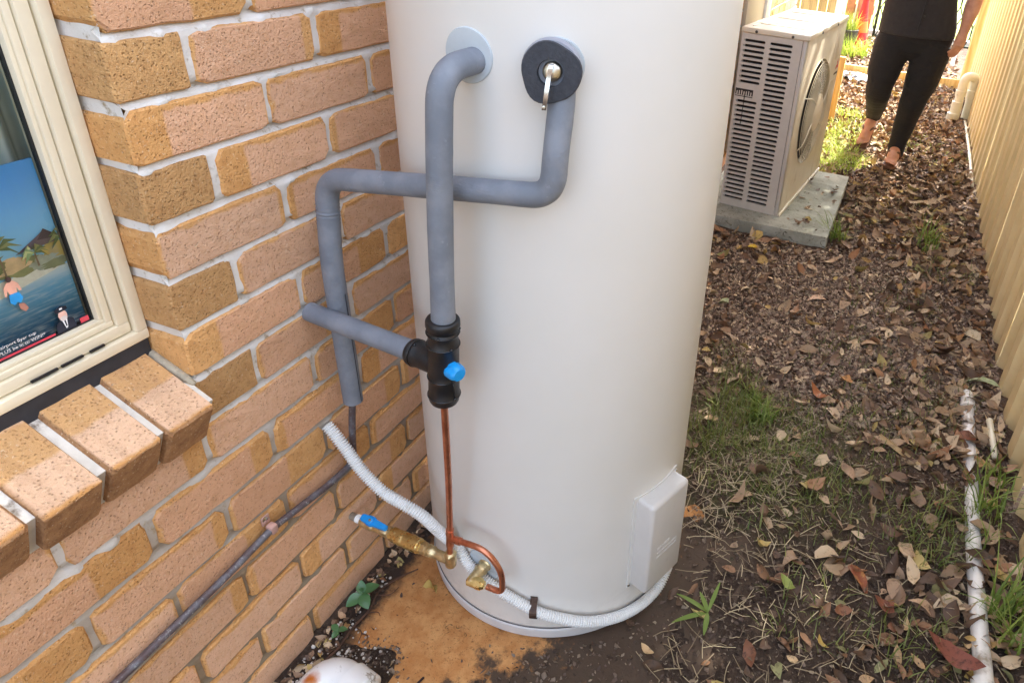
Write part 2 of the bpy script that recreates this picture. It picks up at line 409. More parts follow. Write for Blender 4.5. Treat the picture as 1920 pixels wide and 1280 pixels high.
# odd courses show their 110 end in the reveal: the boxes already do
# sill: sloped bricks on edge over mortar
m_sil = simple('sill_mortar', srgb(216, 210, 198), .95, 0, 20, .15, 200, .6, .002, dirt=srgb(110, 92, 72), dscale=18, dlo=.56, dhi=.72)
SB, SF = Vector((-.215, .853)), Vector((.046, .731))      # top surface back and front in x z
sdir = (SF-SB).normalized(); ang = math.atan2(-sdir.y, sdir.x)
rngs = random.Random(9)
bm = bmesh.new()
box(bm, (-.10, -.93, -.050), (.128, -.004, .034), 0)
sill = bmobj('window_sill', bm, m_sil, house)
sill.rotation_euler = (0, ang, 0)
mid = Vector(((SB.x+SF.x)/2, 0, (SB.y+SF.y)/2)); nrm = Vector((math.sin(ang), 0, math.cos(ang)))
sill.location = mid-nrm*.032+Vector((sdir.x, 0, sdir.y))*.004
for k in range(11):
    yy = -.012-.0885*k-.038
    V, F = brick_data(rngs, .076, .083, .25, .007)
    me = bpy.data.meshes.new('brick'); me.from_pydata(V, [], F); me.update(); me.materials.append(MB_SILL)
    a = me.attributes.new('loc', 'FLOAT_VECTOR', 'POINT')
    a.data.foreach_set('vector', [c for p in V for c in (p[0], p[0]+.10, p[2])])
    a = me.attributes.new('rnd', 'FLOAT', 'POINT'); a.data.foreach_set('value', [rngs.random()]*len(V))
    o = bpy.data.objects.new('brick', me); COL.objects.link(o); o.parent = sill
    o.location = (.142+rngs.uniform(-.003, .003), yy+rngs.uniform(-.001, .001), rngs.uniform(-.001, .001))
    o.rotation_euler = (rngs.uniform(-.01, .01), rngs.uniform(-.01, .01), rngs.uniform(-.012, .012))
# mortar fillet beside the sill and the black damp strip under the frame
bm = bmesh.new(); tube(bm, [(-.10, -.004, .801), (-.05, -.004, .779), (-.012, -.003, .7605), (.0, -.002, .753)], [.0075, .0075, .0078, .004], 10)
bmobj('mortar_fillet', bm, simple('grey_mortar', srgb(186, 174, 150), .95, 0, 40, .25, 160, .8, .004), house, True)
m_blk = simple('black_membrane', srgb(46, 48, 54), .55, 0, 30, .2)
bm = bmesh.new(); box(bm, (-.13, WY+.01, .772), (-.0725, -.004, .820)); bmobj('seal_strip', bm, m_blk, house)
# house shell behind the bricks
m_room = simple('room_paint', srgb(200, 196, 188), .9)
bm = bmesh.new()
def quad(bm, *p): bm.faces.new([bm.verts.new(q) for q in p])
quad(bm, (-.115, -2.4, -.1), (-.115, 5.6, -.1), (-.115, 5.6, .80), (-.115, -2.4, .80))
quad(bm, (-.115, -2.4, 2.0), (-.115, 5.6, 2.0), (-.115, 5.6, 2.7), (-.115, -2.4, 2.7))
quad(bm, (-.115, .003, .80), (-.115, 5.6, .80), (-.115, 5.6, 2.0), (-.115, .003, 2.0))
quad(bm, (-.115, -2.4, .80), (-.115, WY, .80), (-.115, WY, 2.0), (-.115, -2.4, 2.0))
quad(bm, (-3, -2.4, -.1), (-3, 5.6, -.1), (-3, 5.6, 2.7), (-3, -2.4, 2.7))
quad(bm, (-3, -2.4, -.1), (-.115, -2.4, -.1), (-.115, -2.4, 2.7), (-3, -2.4, 2.7))
quad(bm, (-3, 5.6, -.1), (-.005, 5.6, -.1), (-.005, 5.6, 2.7), (-3, 5.6, 2.7))
quad(bm, (-3, -2.4, 2.7), (.0, -2.4, 2.7), (.0, 5.6, 2.7), (-3, 5.6, 2.7))
bmobj('room_shell', bm, m_room, house)
# ------------------------------------------------------------------ window
m_frame = simple('cream_aluminium', srgb(232, 220, 192), .38, 0, 14, .03, 500, .05, .0005, dirt=srgb(196, 180, 148), dscale=9, dlo=.62, dhi=.8)
WT = 1.98; WB = .822
def bars(bm, x0, x1, o, w, bev=.0015):
    """four sided frame: outer offset o from opening, bar width w"""
    ya, yb, za, zb = WY+.012+o, -.001-o, WB+o, WT-o
    box(bm, (x0, yb-w, za+w), (x1, yb, zb-w), bev); box(bm, (x0, ya, za+w), (x1, ya+w, zb-w), bev)
    box(bm, (x0, ya, za), (x1, yb, za+w), bev); box(bm, (x0, ya, zb-w), (x1, yb, zb), bev)
bm = bmesh.new(); bars(bm, -.125, -.070, 0, .016); bars(bm, -.122, -.088, .016, .003, 0)
win = bmobj('window', bm, m_frame, house, ang=40)
bm = bmesh.new(); bars(bm, -.118, -.078, .019, .017); bmobj('sash', bm, m_frame, win, ang=40)
bm = bmesh.new(); bars(bm, -.116, -.083, .0375, .0095); bars(bm, -.114, -.0865, .047, .006); bmobj('glazing_bead', bm, m_frame, win, ang=40)
m_gask = simple('black_gasket', (.012, .012, .013, 1), .6)
bm = bmesh.new(); bars(bm, -.105, -.097, .053, .002, 0); bmobj('gasket', bm, m_gask, win)
m_slot = simple('slot_dark', (.01, .008, .008, 1), .8)
bm = bmesh.new()
for y0, y1 in ((-.125, -.095), (-.165, -.130), (-.085, -.064)): box(bm, (-.0775, y0, WB+.019), (-.0742, y1, WB+.022))
bmobj('drain_slot', bm, m_slot, win)
m, nt, bs = new_mat('window_glass')
out = nt.nodes['Material Output']; tr = node(nt, 'ShaderNodeBsdfTransparent', Color=(.95, .97, .97, 1)); gl = node(nt, 'ShaderNodeBsdfGlossy', Color=(1, 1, 1, 1), Roughness=.02)
fz = node(nt, 'ShaderNodeFresnel', IOR=1.5); ms = node(nt, 'ShaderNodeMixShader', _0=fz.outputs[0], _1=tr.outputs[0], _2=gl.outputs[0])
nt.links.new(ms.outputs[0], out.inputs['Surface'])
pyobj('pane', [(-.100, WY+.06, WB+.05), (-.100, -.05, WB+.05), (-.100, -.05, WT-.05), (-.100, WY+.06, WT-.05)], [(0, 1, 2, 3)], m, win)
# curtain inside
m_cur, nt, bs = new_mat('curtain_cloth')
tc = node(nt, 'ShaderNodeTexCoord').outputs['Object']
wv = node(nt, 'ShaderNodeTexWave', {'bands_direction': 'Y'}, Vector=tc, Scale=22., Distortion=1.).outputs['Fac']
c = mix(nt, wv, srgb(178, 196, 190), srgb(214, 226, 220)); nt.links.new(c, bs.inputs['Base Color']); bs.inputs['Roughness'].default_value = .9
cy = axis([(-.85, .05, .006)])
v, f = grid_sheet(cy, [1.03, 1.2, 1.5, 2.0], lambda y, z: (-.150+.014*math.sin(y*95+z)+.01*math.sin(y*41), y, z+(.03*math.sin(y*30) if z < 1.1 else 0)))
tag(pyobj('curtain', v, f, m_cur, None, True), 'grey green curtain hanging inside the window behind the travel poster', 'curtain')
# travel poster
PO = Vector((-.106, -.058, .867))       # lower right corner
PM = {}
def pm(n, c):
    if n not in PM: PM[n] = simple('print_'+n, srgb(*[min(250, int(q*1.15+8)) for q in c]), .35, 0, 60, .12)
    return PM[n]
m, nt, bs = new_mat('print_sky_and_sea')
tcz = node(nt, 'ShaderNodeTexCoord').outputs['Object']; sp = node(nt, 'ShaderNodeSeparateXYZ', Vector=tcz)
zz = sp.outputs['Z']
c = mix(nt, ramp(nt, zz, .14, .27), srgb(150, 212, 245), srgb(70, 160, 228))
sea = mix(nt, ramp(nt, zz, .012, .095), srgb(36, 92, 130), srgb(120, 190, 226))
sea = mix(nt, ramp(nt, zz, .075, .105), sea, srgb(224, 234, 236))
wv = node(nt, 'ShaderNodeTexNoise', Vector=node(nt, 'ShaderNodeMapping', Vector=tcz, Scale=(1, 30, 260)).outputs[0], Scale=1., Detail=3.).outputs[0]
sea = mix(nt, ramp(nt, wv, .45, .7), sea, mix(nt, .5, sea, srgb(210, 224, 230)))
c = mix(nt, ramp(nt, zz, .100, .102), sea, c)
nt.links.new(c, bs.inputs['Base Color']); bs.inputs['Roughness'].default_value = .4
poster = pyobj('travel_poster', [(0, -.42, -.02), (0, 0, -.02), (0, 0, .254), (0, -.42, .254), (-.003, -.42, -.02), (-.003, 0, -.02), (-.003, 0, .254), (-.003, -.42, .254)],
               [(0, 1, 2, 3), (4, 7, 6, 5), (0, 4, 5, 1), (1, 5, 6, 2), (2, 6, 7, 3), (3, 7, 4, 0)], m)
poster.location = PO
tag(poster, 'holiday poster of a palm beach with a man in blue shorts, propped inside the window', 'poster')
lay = [0]
def flat(name, pts, mat):
    dy_ = .045 if name in ('printed_swimmer', 'printed_hair', 'printed_shorts', 'printed_legs') else (.018 if name.split('_')[1] not in ('sand', 'band') else 0)
    if name.split('_')[1] in ('jacket', 'collar', 'tie', 'face', 'beard', 'cap', 'badge'): pts = [(-.050+(p[0]+.050)*.62, .0445+(p[1]-.045)*.62) for p in pts]
    if dy_ == .045: pts = [(-.112+(p[0]+.112)*.8-.009, .08+(p[1]-.08)*.8+.010) for p in pts]
    pts = [(min(p[0]+dy_, -.0005), p[1]) for p in pts]; lay[0] += 1; x = .0004+.00012*lay[0]
    o = pyobj(name, [(x, p[0], p[1]) for p in pts], [tuple(range(len(pts)))], mat, poster); return o
def blob(name, cx, cz, rx, rz, mat, n=22, j=.25, seed=1):
    rg = random.Random(seed)
    return flat(name, [(cx+rx*math.cos(2*PI*k/n)*(1+rg.uniform(-j, j)), cz+rz*math.sin(2*PI*k/n)*(1+rg.uniform(-j, j))) for k in range(n)], mat)
flat('printed_sand', [(-.42, .068), (-.12, .082), (-.02, .098), (0, .104), (0, .112), (-.1, .108), (-.42, .1)], pm('sand', (214, 206, 192)))
for i, (cx, cz, rx, rz, cl) in enumerate([(-.07, .118, .03, .012, (128, 132, 90)), (-.02, .125, .03, .016, (170, 150, 84)), (-.045, .115, .02, .009, (150, 156, 140)), (-.09, .125, .03, .012, (196, 170, 130)), (-.115, .13, .03, .016, (110, 116, 76)), (-.15, .12, .05, .02, (96, 108, 70)), (-.03, .108, .02, .006, (120, 126, 96))]):
    blob('printed_bush', cx, cz, rx, rz, pm('bush%s' % 'abcdefg'[i], cl), 26, .3, i)
flat('printed_hut', [(-.075, .137), (-.045, .152), (-.034, .158), (-.018, .146), (-.024, .138)], pm('hut', (98, 84, 92)))
flat('printed_hut_roof', [(-.045, .147), (-.034, .160), (-.018, .1445), (-.026, .144)], pm('roof', (66, 52, 60)))
for (tx, tz, h, s) in ((-.093, .152, .05, 1.), (-.012, .143, .03, .8), (-.135, .168, .06, 1.2), (-.055, .134, .02, .6)):
    flat('printed_trunk', [(tx-.001, tz-h), (tx+.0015, tz-h), (tx+.0008, tz), (tx-.0008, tz)], pm('trunk', (120, 104, 84)))
    for k in range(9):
        a0 = PI*(-.15+1.3*k/8); L = .030*s; ex, ez = tx+L*math.cos(a0), tz+L*.8*math.sin(a0)-.006
        mxx, mz = (tx+ex)/2, (tz+ez)/2+.006
        flat('printed_frond', [(tx, tz), (mxx-.001, mz+.003), (ex, ez), (mxx+.001, mz-.003)], pm('frond%d' % (k % 2), ((88, 104, 66), (128, 132, 86))[k % 2]))
sk = pm('skin', (196, 142, 120))
flat('printed_swimmer', [(-.118, .103), (-.108, .104), (-.102, .096), (-.100, .083), (-.104, .083), (-.106, .092), (-.108, .078), (-.118, .077), (-.120, .090), (-.1235, .080), (-.126, .081), (-.124, .096)], sk)
blob('printed_hair', -.113, .1075, .0045, .005, pm('hair', (58, 44, 42)), 14, .05)
flat('printed_shorts', [(-.120, .082), (-.106, .082), (-.102, .070), (-.108, .062), (-.112, .066), (-.117, .062), (-.122, .068)], pm('shorts', (38, 128, 186)))
flat('printed_legs', [(-.112, .062), (-.104, .060), (-.100, .048), (-.106, .044), (-.112, .052)], pm('legs', (150, 104, 88)))
red = pm('red_band', (186, 56, 68))
flat('printed_band', [(-.42, .002), (-.048, .002), (-.048, .013), (-.42, .013)], red); flat('printed_band', [(-.013, .007), (-.001, .007), (-.001, .018), (-.013, .018)], red)
dk = pm('uniform', (28, 32, 44)); wh = pm('shirt', (226, 226, 226))
flat('printed_jacket', [(-.073, -.02), (-.027, -.02), (-.031, .012), (-.043, .020), (-.055, .020), (-.069, .010)], dk)
flat('printed_collar', [(-.056, .021), (-.043, .021), (-.047, -.004), (-.051, -.006)], wh); flat('printed_tie', [(-.051, .018), (-.048, .018), (-.0475, .0), (-.0505, -.002)], dk)
blob('printed_face', -.050, .028, .0095, .0125, pm('face', (206, 166, 150)), 18, .03); blob('printed_beard', -.050, .020, .008, .006, pm('beard', (190, 178, 172)), 14, .05)
flat('printed_cap', [(-.064, .040), (-.063, .047), (-.050, .052), (-.038, .047), (-.037, .040), (-.043, .038), (-.058, .037)], dk); flat('printed_badge', [(-.0535, .043), (-.047, .043), (-.047, .047), (-.0535, .047)], wh)
for s, zz0, yy0 in (('and round airport flyer cup', .0265, -.146), ('or PLUS be in to WIN!*', .0185, -.128)):
    me = text_mesh(s, .0068)
    lay[0] += 1
    for vv in me.vertices: vv.co = (.0004+.00012*lay[0]+.002, vv.co.x+yy0, vv.co.y+zz0)
    link('printed_text', me, wh, poster)
# ------------------------------------------------------------------ water heater
TC = Vector((.350, .586, 0)); TR = .304
def tp(a, R, z): return Vector((TC.x+R*math.cos(a), TC.y+R*math.sin(a), z))
m_tank, nt, bs = new_mat('cream_powder_coat')
tc = node(nt, 'ShaderNodeTexCoord').outputs['Object']
c = mix(nt, ramp(nt, noise_(nt, tc, 3, 4), .35, .65), srgb(217, 214, 206), srgb(221, 218, 211))
zt = node(nt, 'ShaderNodeSeparateXYZ', Vector=tc).outputs['Z']
dm = math_(nt, 'MULTIPLY', ramp(nt, math_(nt, 'ADD', zt, math_(nt, 'MULTIPLY', noise_(nt, tc, 12, 5), .14)), .04, .22, 1, 0), ramp(nt, noise_(nt, tc, 40, 5, .7), .45, .7))
c = mix(nt, math_(nt, 'MULTIPLY', dm, .35), c, srgb(170, 160, 150))
nt.links.new(c, bs.inputs['Base Color']); bs.inputs['Roughness'].default_value = .36
bump(nt, bs, noise_(nt, tc, 420, 2, .5), .10, .0008)
tank = thing('water_heater', 'large cream cylindrical water heater standing on the ochre concrete pad', 'water heater', TC)
bm = bmesh.new()
lathe(bm, [(.030, TR-.004), (.034, TR), (.25, TR), (.6, TR), (1.0, TR), (1.40, TR), (1.55, TR), (1.575, TR-.006), (1.59, TR-.03), (1.60, .15), (1.60, 0)], (0, 0, 0), (0, 0, 1), 160)
bmobj('body', bm, m_tank, tank, ang=35)
bm = bmesh.new(); lathe(bm, [(-.004, TR-.006), (0, TR+.0015), (.012, TR+.003), (.024, TR+.0025), (.0285, TR-.001), (.0285, TR-.02)], (0, 0, 0), (0, 0, 1), 160)
m_base = simple('base_ring_paint', srgb(206, 204, 202), .4, 0, 20, .05, dirt=srgb(120, 108, 94), dscale=14, dlo=.58, dhi=.75)
bmobj('base_ring', bm, m_base, tank, ang=35)
m_seam = simple('seam_dark', srgb(80, 78, 80), .7)
bm = bmesh.new(); tube(bm, [tp(2*PI*k/120, TR+.0004, .0297)-TC for k in range(121)], .0009, 6); bmobj('seam', bm, m_seam, tank)
def cyl_frame(a, z, R=TR):
    """matrix at the tank wall: x along tangent (to the right seen from outside), y up, z outwards"""
    n = Vector((math.cos(a), math.sin(a), 0)); t = Vector((-n.y, n.x, 0)); m = Matrix((t, Vector((0, 0, 1)), n)).transposed().to_4x4()
    m.translation = tp(a, R, z); return m
def ang_of(x, y): return math.atan2(y-TC.y, x-TC.x)
m_disc = simple('grey_plastic_disc', srgb(186, 194, 198), .25, 0, 30, .04)
def disc(name, x, y, z, rad, par):
    bm = bmesh.new(); a = ang_of(x, y); n = 40; rings = []
    for rr, hh in ((rad*.35, .003), (rad*.8, .0035), (rad*.97, .003), (rad, .0015), (rad, 0)):
        ring = []
        for k in range(n):
            th = 2*PI*k/n; s_, t_ = rr*math.cos(th), rr*math.sin(th)
            ring.append(bm.verts.new(tp(a+s_/TR, TR+hh, z+t_)-TC))
        rings.append(ring)
    for i in range(len(rings)-1):
        for k in range(n): bm.faces.new((rings[i][k], rings[i][(k+1) % n], rings[i+1][(k+1) % n], rings[i+1][k]))
    bm.faces.new(rings[0])
    return bmobj(name, bm, m_disc, par, ang=40)
disc('outlet_disc', .340, .282, 1.257, .0395, tank); disc('inlet_disc', .326, .283, .192, .040, tank)
disc('valve_disc', .470, .307, 1.258, .038, tank)
# cover box over the element, wraps the tank wall
a0, a1 = ang_of(.609, .426), ang_of(.650, .545); cz0, cz1 = .108, .372
bm = bmesh.new(); NU = 14; OUT = .052
def wrap(u_, z, h, am=.05): # u in 0..1 across
    return tp(a0+(a1-a0)*u_, TR+h, z)-TC
fl = []
for zq in (cz0-.004, cz1+.004):
    fl.append([bm.verts.new(wrap(-.06+1.12*k/NU, zq, .0035)) for k in range(NU+1)])
fb = []
for zq in (cz0-.004, cz1+.004):
    fb.append([bm.verts.new(wrap(-.06+1.12*k/NU, zq, .0003)) for k in range(NU+1)])
for k in range(NU):
    bm.faces.new((fl[0][k], fl[0][k+1], fl[1][k+1], fl[1][k])); bm.faces.new((fb[0][k], fl[0][k], fl[1][k], fb[1][k])) if k == 0 else None
    bm.faces.new((fl[1][k], fl[1][k+1], fb[1][k+1], fb[1][k])); bm.faces.new((fb[0][k], fb[0][k+1], fl[0][k+1], fl[0][k]))
bm.faces.new((fl[0][NU], fb[0][NU], fb[1][NU], fl[1][NU]))
bmobj('cover_flange', bm, m_tank, tank, ang=40)
am = (a0+a1)/2; FR = cyl_frame(am, (cz0+cz1)/2); FR.translation -= TC
hw = (a1-a0)*TR/2*.99; hh = (cz1-cz0)/2
bm = bmesh.new(); box(bm, (-hw, -hh, -.020), (hw, hh, OUT-.012), .010, seg=4)
bmesh.ops.transform(bm, matrix=FR, verts=bm.verts)
m_cov = simple('grey_cover_plastic', srgb(206, 202, 196), .28, 0, 12, .03, 300, .06, .0005, dirt=srgb(176, 168, 158), dscale=20, dlo=.6, dhi=.8)
cov = bmobj('element_cover', bm, m_cov, tank, ang=60)
m_emb = simple('embossed_letters', srgb(226, 224, 220), .3)
yy = .002
for s, sz in (('DANGER', .011), ('TURN OFF POWER SUPPLY', .0058), ('BEFORE REMOVING COVER', .0058)):
    me = text_mesh(s, sz, .0004); yy -= .013
    me.transform(FR @ Matrix.Translation((-.034, yy, OUT-.0118))); link('embossed_text', me, m_emb, cov)
m_steel = simple('bright_steel', srgb(205, 205, 200), .25, 1, 60, .1)
for uq, zq in ((-.03, cz0+.004), (1.03, cz1-.01)):
    bm = bmesh.new(); o = wrap(uq, zq, .003); n = (o.xy).normalized()
    lathe(bm, [(0, .0042), (.002, .004), (.0034, .0024), (.0037, 0)], o, (n.x, n.y, 0), 12); bmobj('screw', bm, m_steel, tank, ang=40)
# ------------------------------------------------------------------ insulated pipes
m_ins, nt, bs = new_mat('grey_foam_insulation')
tc = node(nt, 'ShaderNodeTexCoord').outputs['Object']
c = mix(nt, ramp(nt, noise_(nt, tc, 16, 5, .6), .35, .68), srgb(112, 118, 127), srgb(130, 135, 143))
c = mix(nt, math_(nt, 'MULTIPLY', ramp(nt, noise_(nt, tc, 42, 6, .7), .62, .74), .5), c, srgb(160, 164, 170))
nt.links.new(c, bs.inputs['Base Color']); bs.inputs['Roughness'].default_value = .62
wr = noise_(nt, node(nt, 'ShaderNodeMapping', Vector=tc, Scale=(60, 60, 220)).outputs[0], 1.5, 4, .6)
b1 = bump(nt, bs, math_(nt, 'MULTIPLY', wr, ramp(nt, noise_(nt, tc, 11, 2), .5, .64)), .5, .004)
bump(nt, bs, noise_(nt, tc, 260, 3, .6), .25, .0012, b1)
def wig(pts, R, amp=.0006, seed=0):
    """tube radius that breathes a little"""
    n = len(pts)
    cr_ = lambda p: .045*math.sin(p.z*900)*math.exp(-((p.z-.958)/.016)**2) if seed == 2 and p.x < .08 else 0
    return [R*(1+cr_(p)+.028*noise.noise(p*14+Vector((seed, 0, 0)))+.012*noise.noise(p*60)) for p in pts]
def pipe(name, pts, R, mat, label, cat, par=None, group=None, rad=.05, step=.006, seg=20, seed=0, n=10):
    P = resample(fillet(pts, rad, n), step)
    bm = bmesh.new(); tube(bm, P, wig(P, R, seed=seed), seg)
    o = bmobj(name, bm, mat, par, ang=50)
    return tag(o, label, cat, group)
IR = .0192
pipe('insulated_pipe', [(.352, .300, 1.252), (.345, .203, 1.250), (.342, .194, 1.13), (.335, .194, 1.00), (.331, .192, .845)], IR, m_ins,
     'grey foam insulated pipe dropping from the upper left tank outlet into the black mixing valve', 'pipe', group='grey insulated pipes', rad=[.062, .05, .05], seed=1)
hook = [(.4860, .291, 1.240), (.4885, .280, 1.195), (.489, .267, 1.15), (.486, .262, 1.077), (.352, .249, 1.066), (.0565, .272, 1.018), (.0515, .262, .86), (.048, .268, .548)]
pipe('insulated_pipe', hook, IR, m_ins, 'long grey insulated pipe hooking from the relief valve behind another pipe and down the bricks', 'pipe',
     group='grey insulated pipes', rad=[.02, .03, .060, .05, .042, .03], seed=2, step=.0025)
bm = bmesh.new(); tube(bm, [(.0515+.0188, .2635, .80), (.0495+.0190, .2665, .68), (.0482+.0188, .2695, .552)], .0012, 6)
slit = bmobj('slit', bm, simple('slit_dark', srgb(58, 60, 66), .8)); slit.parent = [o for o in bpy.data.objects if o.name.startswith('insulated_pipe')][-1]
pipe('insulated_pipe', [(.004, .241, .757), (.03, .238, .757), (.262, .2065, .766)], .0182, m_ins,
     'short grey insulated pipe running from the brick wall to the black mixing valve', 'pipe', group='grey insulated pipes', rad=.01, seed=3)
# ------------------------------------------------------------------ tempering valve
m_bk = simple('black_moulded_foam', srgb(26, 26, 28), .42, 0, 40, .3, 300, .2, .001)
m_bkh = simple('black_gloss_clip', (.012, .012, .013, 1), .2)
m_blue = simple('blue_plastic', srgb(28, 150, 222), .3, 0, 30, .06)
tvA, tvB = Vector((.3305, .1918, .862)), Vector((.320, .1945, .690))
tv = thing('mixing_valve', 'black insulated mixing valve with a bright blue cap where two grey pipes meet', 'valve', tvB)
bm = bmesh.new(); L = (tvB-tvA).length; dv = (tvB-tvA)/L
def band(a, b, R): return [(a, R), (a+.002, R+.0016), (b-.002, R+.0016), (b, R)]
prof = [(0, .0200), (.001, .0228), (.004, .0242), (.012, .0245), (.0155, .0232), (.017, .0215), (.021, .0210)]+band(.022, .028, .0215)+[(.034, .0212), (.046, .0222), (.0475, .0232), (.0495, .0232), (.051, .0222), (.075, .0225), (.100, .0224), (.112, .0222), (.1135, .0230), (.1155, .0230), (.117, .0222), (.135, .0226), (.150, .0228), (.1515, .0236), (.154, .0236), (.1555, .0226), (.164, .0222), (.168, .0205), (.1705, .0150), (.172, .0072)]
lathe(bm, [(a, b*(1.13 if b > .018 else 1)) for a, b in prof], tvA-tvB, dv, 32); bmobj('valve_body', bm, m_bk, tv, ang=45)
bA, bB = Vector((.252, .2075, .7660)), Vector((.322, .1945, .7690))
bm = bmesh.new(); db = (bB-bA).normalized()
lathe(bm, [(0, .0186), (.001, .0222), (.005, .0240), (.010, .0236), (.012, .0222), (.014, .0222), (.0155, .0236), (.018, .0236), (.020, .0222), (.035, .0228), (.055, .0226), (.07, .020)], bA-tvB, db, 28); bmobj('side_branch', bm, m_bk, tv, ang=45)
side = Vector((.9, -.35, -.05)).normalized()
cc = tvA+dv*.088
bm = bmesh.new(); rr = lathe(bm, [(.014, .0115), (.021, .0130), (.023, .0156), (.036, .0150), (.041, .0138), (.0445, .0108), (.045, 0)], cc-tvB, side, 24)
for ring in rr[2:5]:
    for k, vv in enumerate(ring):
        if k % 6 in (0, 1): vv.co -= (vv.co-(cc-tvB)-side*(vv.co-(cc-tvB)).dot(side))*.14
bmobj('blue_cap', bm, m_blue, tv, ang=40)
for zq, R, ths in ((.025, .0262, (.3, 2.4)), (.0485, .0264, (1.1,)), (.1145, .0262, (1.2,)), (.153, .0268, (1.3,))):
    bm = bmesh.new(); o = tvA+dv*zq-tvB; a_ = dv.orthogonal().normalized(); b_ = dv.cross(a_)
    tube(bm, [o+(a_*math.cos(t*2*PI/30)+b_*math.sin(t*2*PI/30))*R for t in range(31)], .0012, 6)
    for th in ths: bmesh.ops.create_uvsphere(bm, u_segments=8, v_segments=6, radius=.0030, matrix=Matrix.Translation(o+Vector((math.sin(th), -math.cos(th), 0))*R))
    if zq > .15:
        o1 = o-dv*.038+Vector((math.sin(1.2), -math.cos(1.2), 0))*.0268; o2 = o+Vector((math.sin(1.3), -math.cos(1.3), 0))*.0268; tube(bm, [o1, (o1+o2)/2+Vector((.0015, -.001, 0)), o2], .001, 6)
    bmobj('wire_clip', bm, m_bkh, tv, True)
bm = bmesh.new(); o1 = bA-tvB+db*.013; a_ = db.orthogonal().normalized(); b_ = db.cross(a_)
tube(bm, [o1+(a_*math.cos(t*2*PI/30)+b_*math.sin(t*2*PI/30))*.0237 for t in range(31)], .0012, 6)
bmesh.ops.create_uvsphere(bm, u_segments=8, v_segments=6, radius=.003, matrix=Matrix.Translation(o1+Vector((.002, -.008, .0225))))
bmobj('wire_clip', bm, m_bkh, tv, True)
# ------------------------------------------------------------------ relief valve
pv = ang_of(.464, .304); PF = cyl_frame(pv, 1.256); nrm = Vector((math.cos(pv), math.sin(pv), 0)); org = PF.translation.copy()
axv = (nrm+Vector((0, 0, .12))).normalized()
m_foam, nt, bs = new_mat('black_foam_end')
tc = node(nt, 'ShaderNodeTexCoord').outputs['Object']
c = mix(nt, noise_(nt, tc, 170, 4, .7), srgb(38, 40, 44), srgb(74, 76, 82)); nt.links.new(c, bs.inputs['Base Color']); bs.inputs['Roughness'].default_value = .95
bump(nt, bs, noise_(nt, tc, 240, 4, .7), .9, .002)
rv = thing('relief_valve', 'silver lever relief valve in a black foam collar at the tank top', 'valve', org)
bm = bmesh.new(); rr = lathe(bm, [(0, .0435), (.006, .0435), (.018, .0425), (.024, .0405), (.0245, .030)], (0, 0, 0), axv, 40)
bmobj('grey_collar', bm, simple('pale_grey_foam', srgb(150, 152, 160), .7), rv, ang=40)
bm = bmesh.new(); rr = lathe(bm, [(.020, .0400), (.040, .0415), (.0445, .0400), (.0452, .030), (.045, .0185), (.030, .0175), (.030, .001)], Vector((-.002, 0, -.002)), axv, 40)
for ri in (1, 2, 0):
    for k, vv in enumerate(rr[ri]):
        s_ = 1+.05*math.sin(3*2*PI*k/40+.5)+.02*math.sin(5*2*PI*k/40)
        o = axv*(vv.co.dot(axv)); vv.co = o+(vv.co-o)*s_
bmobj('foam_collar', bm, m_foam, rv, ang=60)
m_nick = simple('dull_nickel', srgb(196, 192, 178), .33, 1, 50, .15, dirt=srgb(120, 104, 84), dscale=40, dlo=.6, dhi=.8)
bm = bmesh.new(); lathe(bm, [(.028, .0135), (.042, .0132), (.046, .0112), (.048, .0075), (.0485, 0)], (0, 0, 0), axv, 24); bmobj('spindle_cap', bm, m_nick, rv, ang=40)
bm = bmesh.new(); rgt = Vector((0, 0, 1)).cross(nrm).normalized()
lp = [axv*.050+Vector((0, 0, .010)), axv*.059+Vector((0, 0, .009)), axv*.060+Vector((0, 0, -.006))-rgt*.003, axv*.064+Vector((0, 0, -.030))-rgt*.006, axv*.061+Vector((0, 0, -.050))-rgt*.009]
lp = spline(lp, 5); hwid = .0030
q = []
for i, p_ in enumerate(lp):
    T = (lp[min(i+1, len(lp)-1)]-lp[max(i-1, 0)]).normalized(); Nn = T.cross(rgt).normalized(); q.append([bm.verts.new(p_+rgt*sx_*hwid+Nn*sn*.0013) for sx_, sn in ((-1, -1), (1, -1), (1, 1), (-1, 1))])
for i in range(len(q)-1):
    for k in range(4): bm.faces.new((q[i][k], q[i][(k+1) % 4], q[i+1][(k+1) % 4], q[i+1][k]))
bm.faces.new(q[0][::-1]); bm.faces.new(q[-1])
lev = bmobj('lever', bm, m_steel, rv, ang=40)
bm = bmesh.new(); lathe(bm, [(0, .0022), (.0025, .0022), (.003, 0)], lp[-1]+axv*.0008-Vector((0, 0, -.004)), axv, 10); bmobj('rivet', bm, m_nick, lev, ang=40)
for o_ in rv.children:
    if o_.name.split('.')[0] in ('foam_collar', 'spindle_cap', 'lever'): o_.location = Vector((.002, 0, -.004))
    if o_.name.startswith('grey_collar'): o_.location = axv*.008+Vector((-.001, 0, -.003)); o_.scale = (.97, .97, .97)
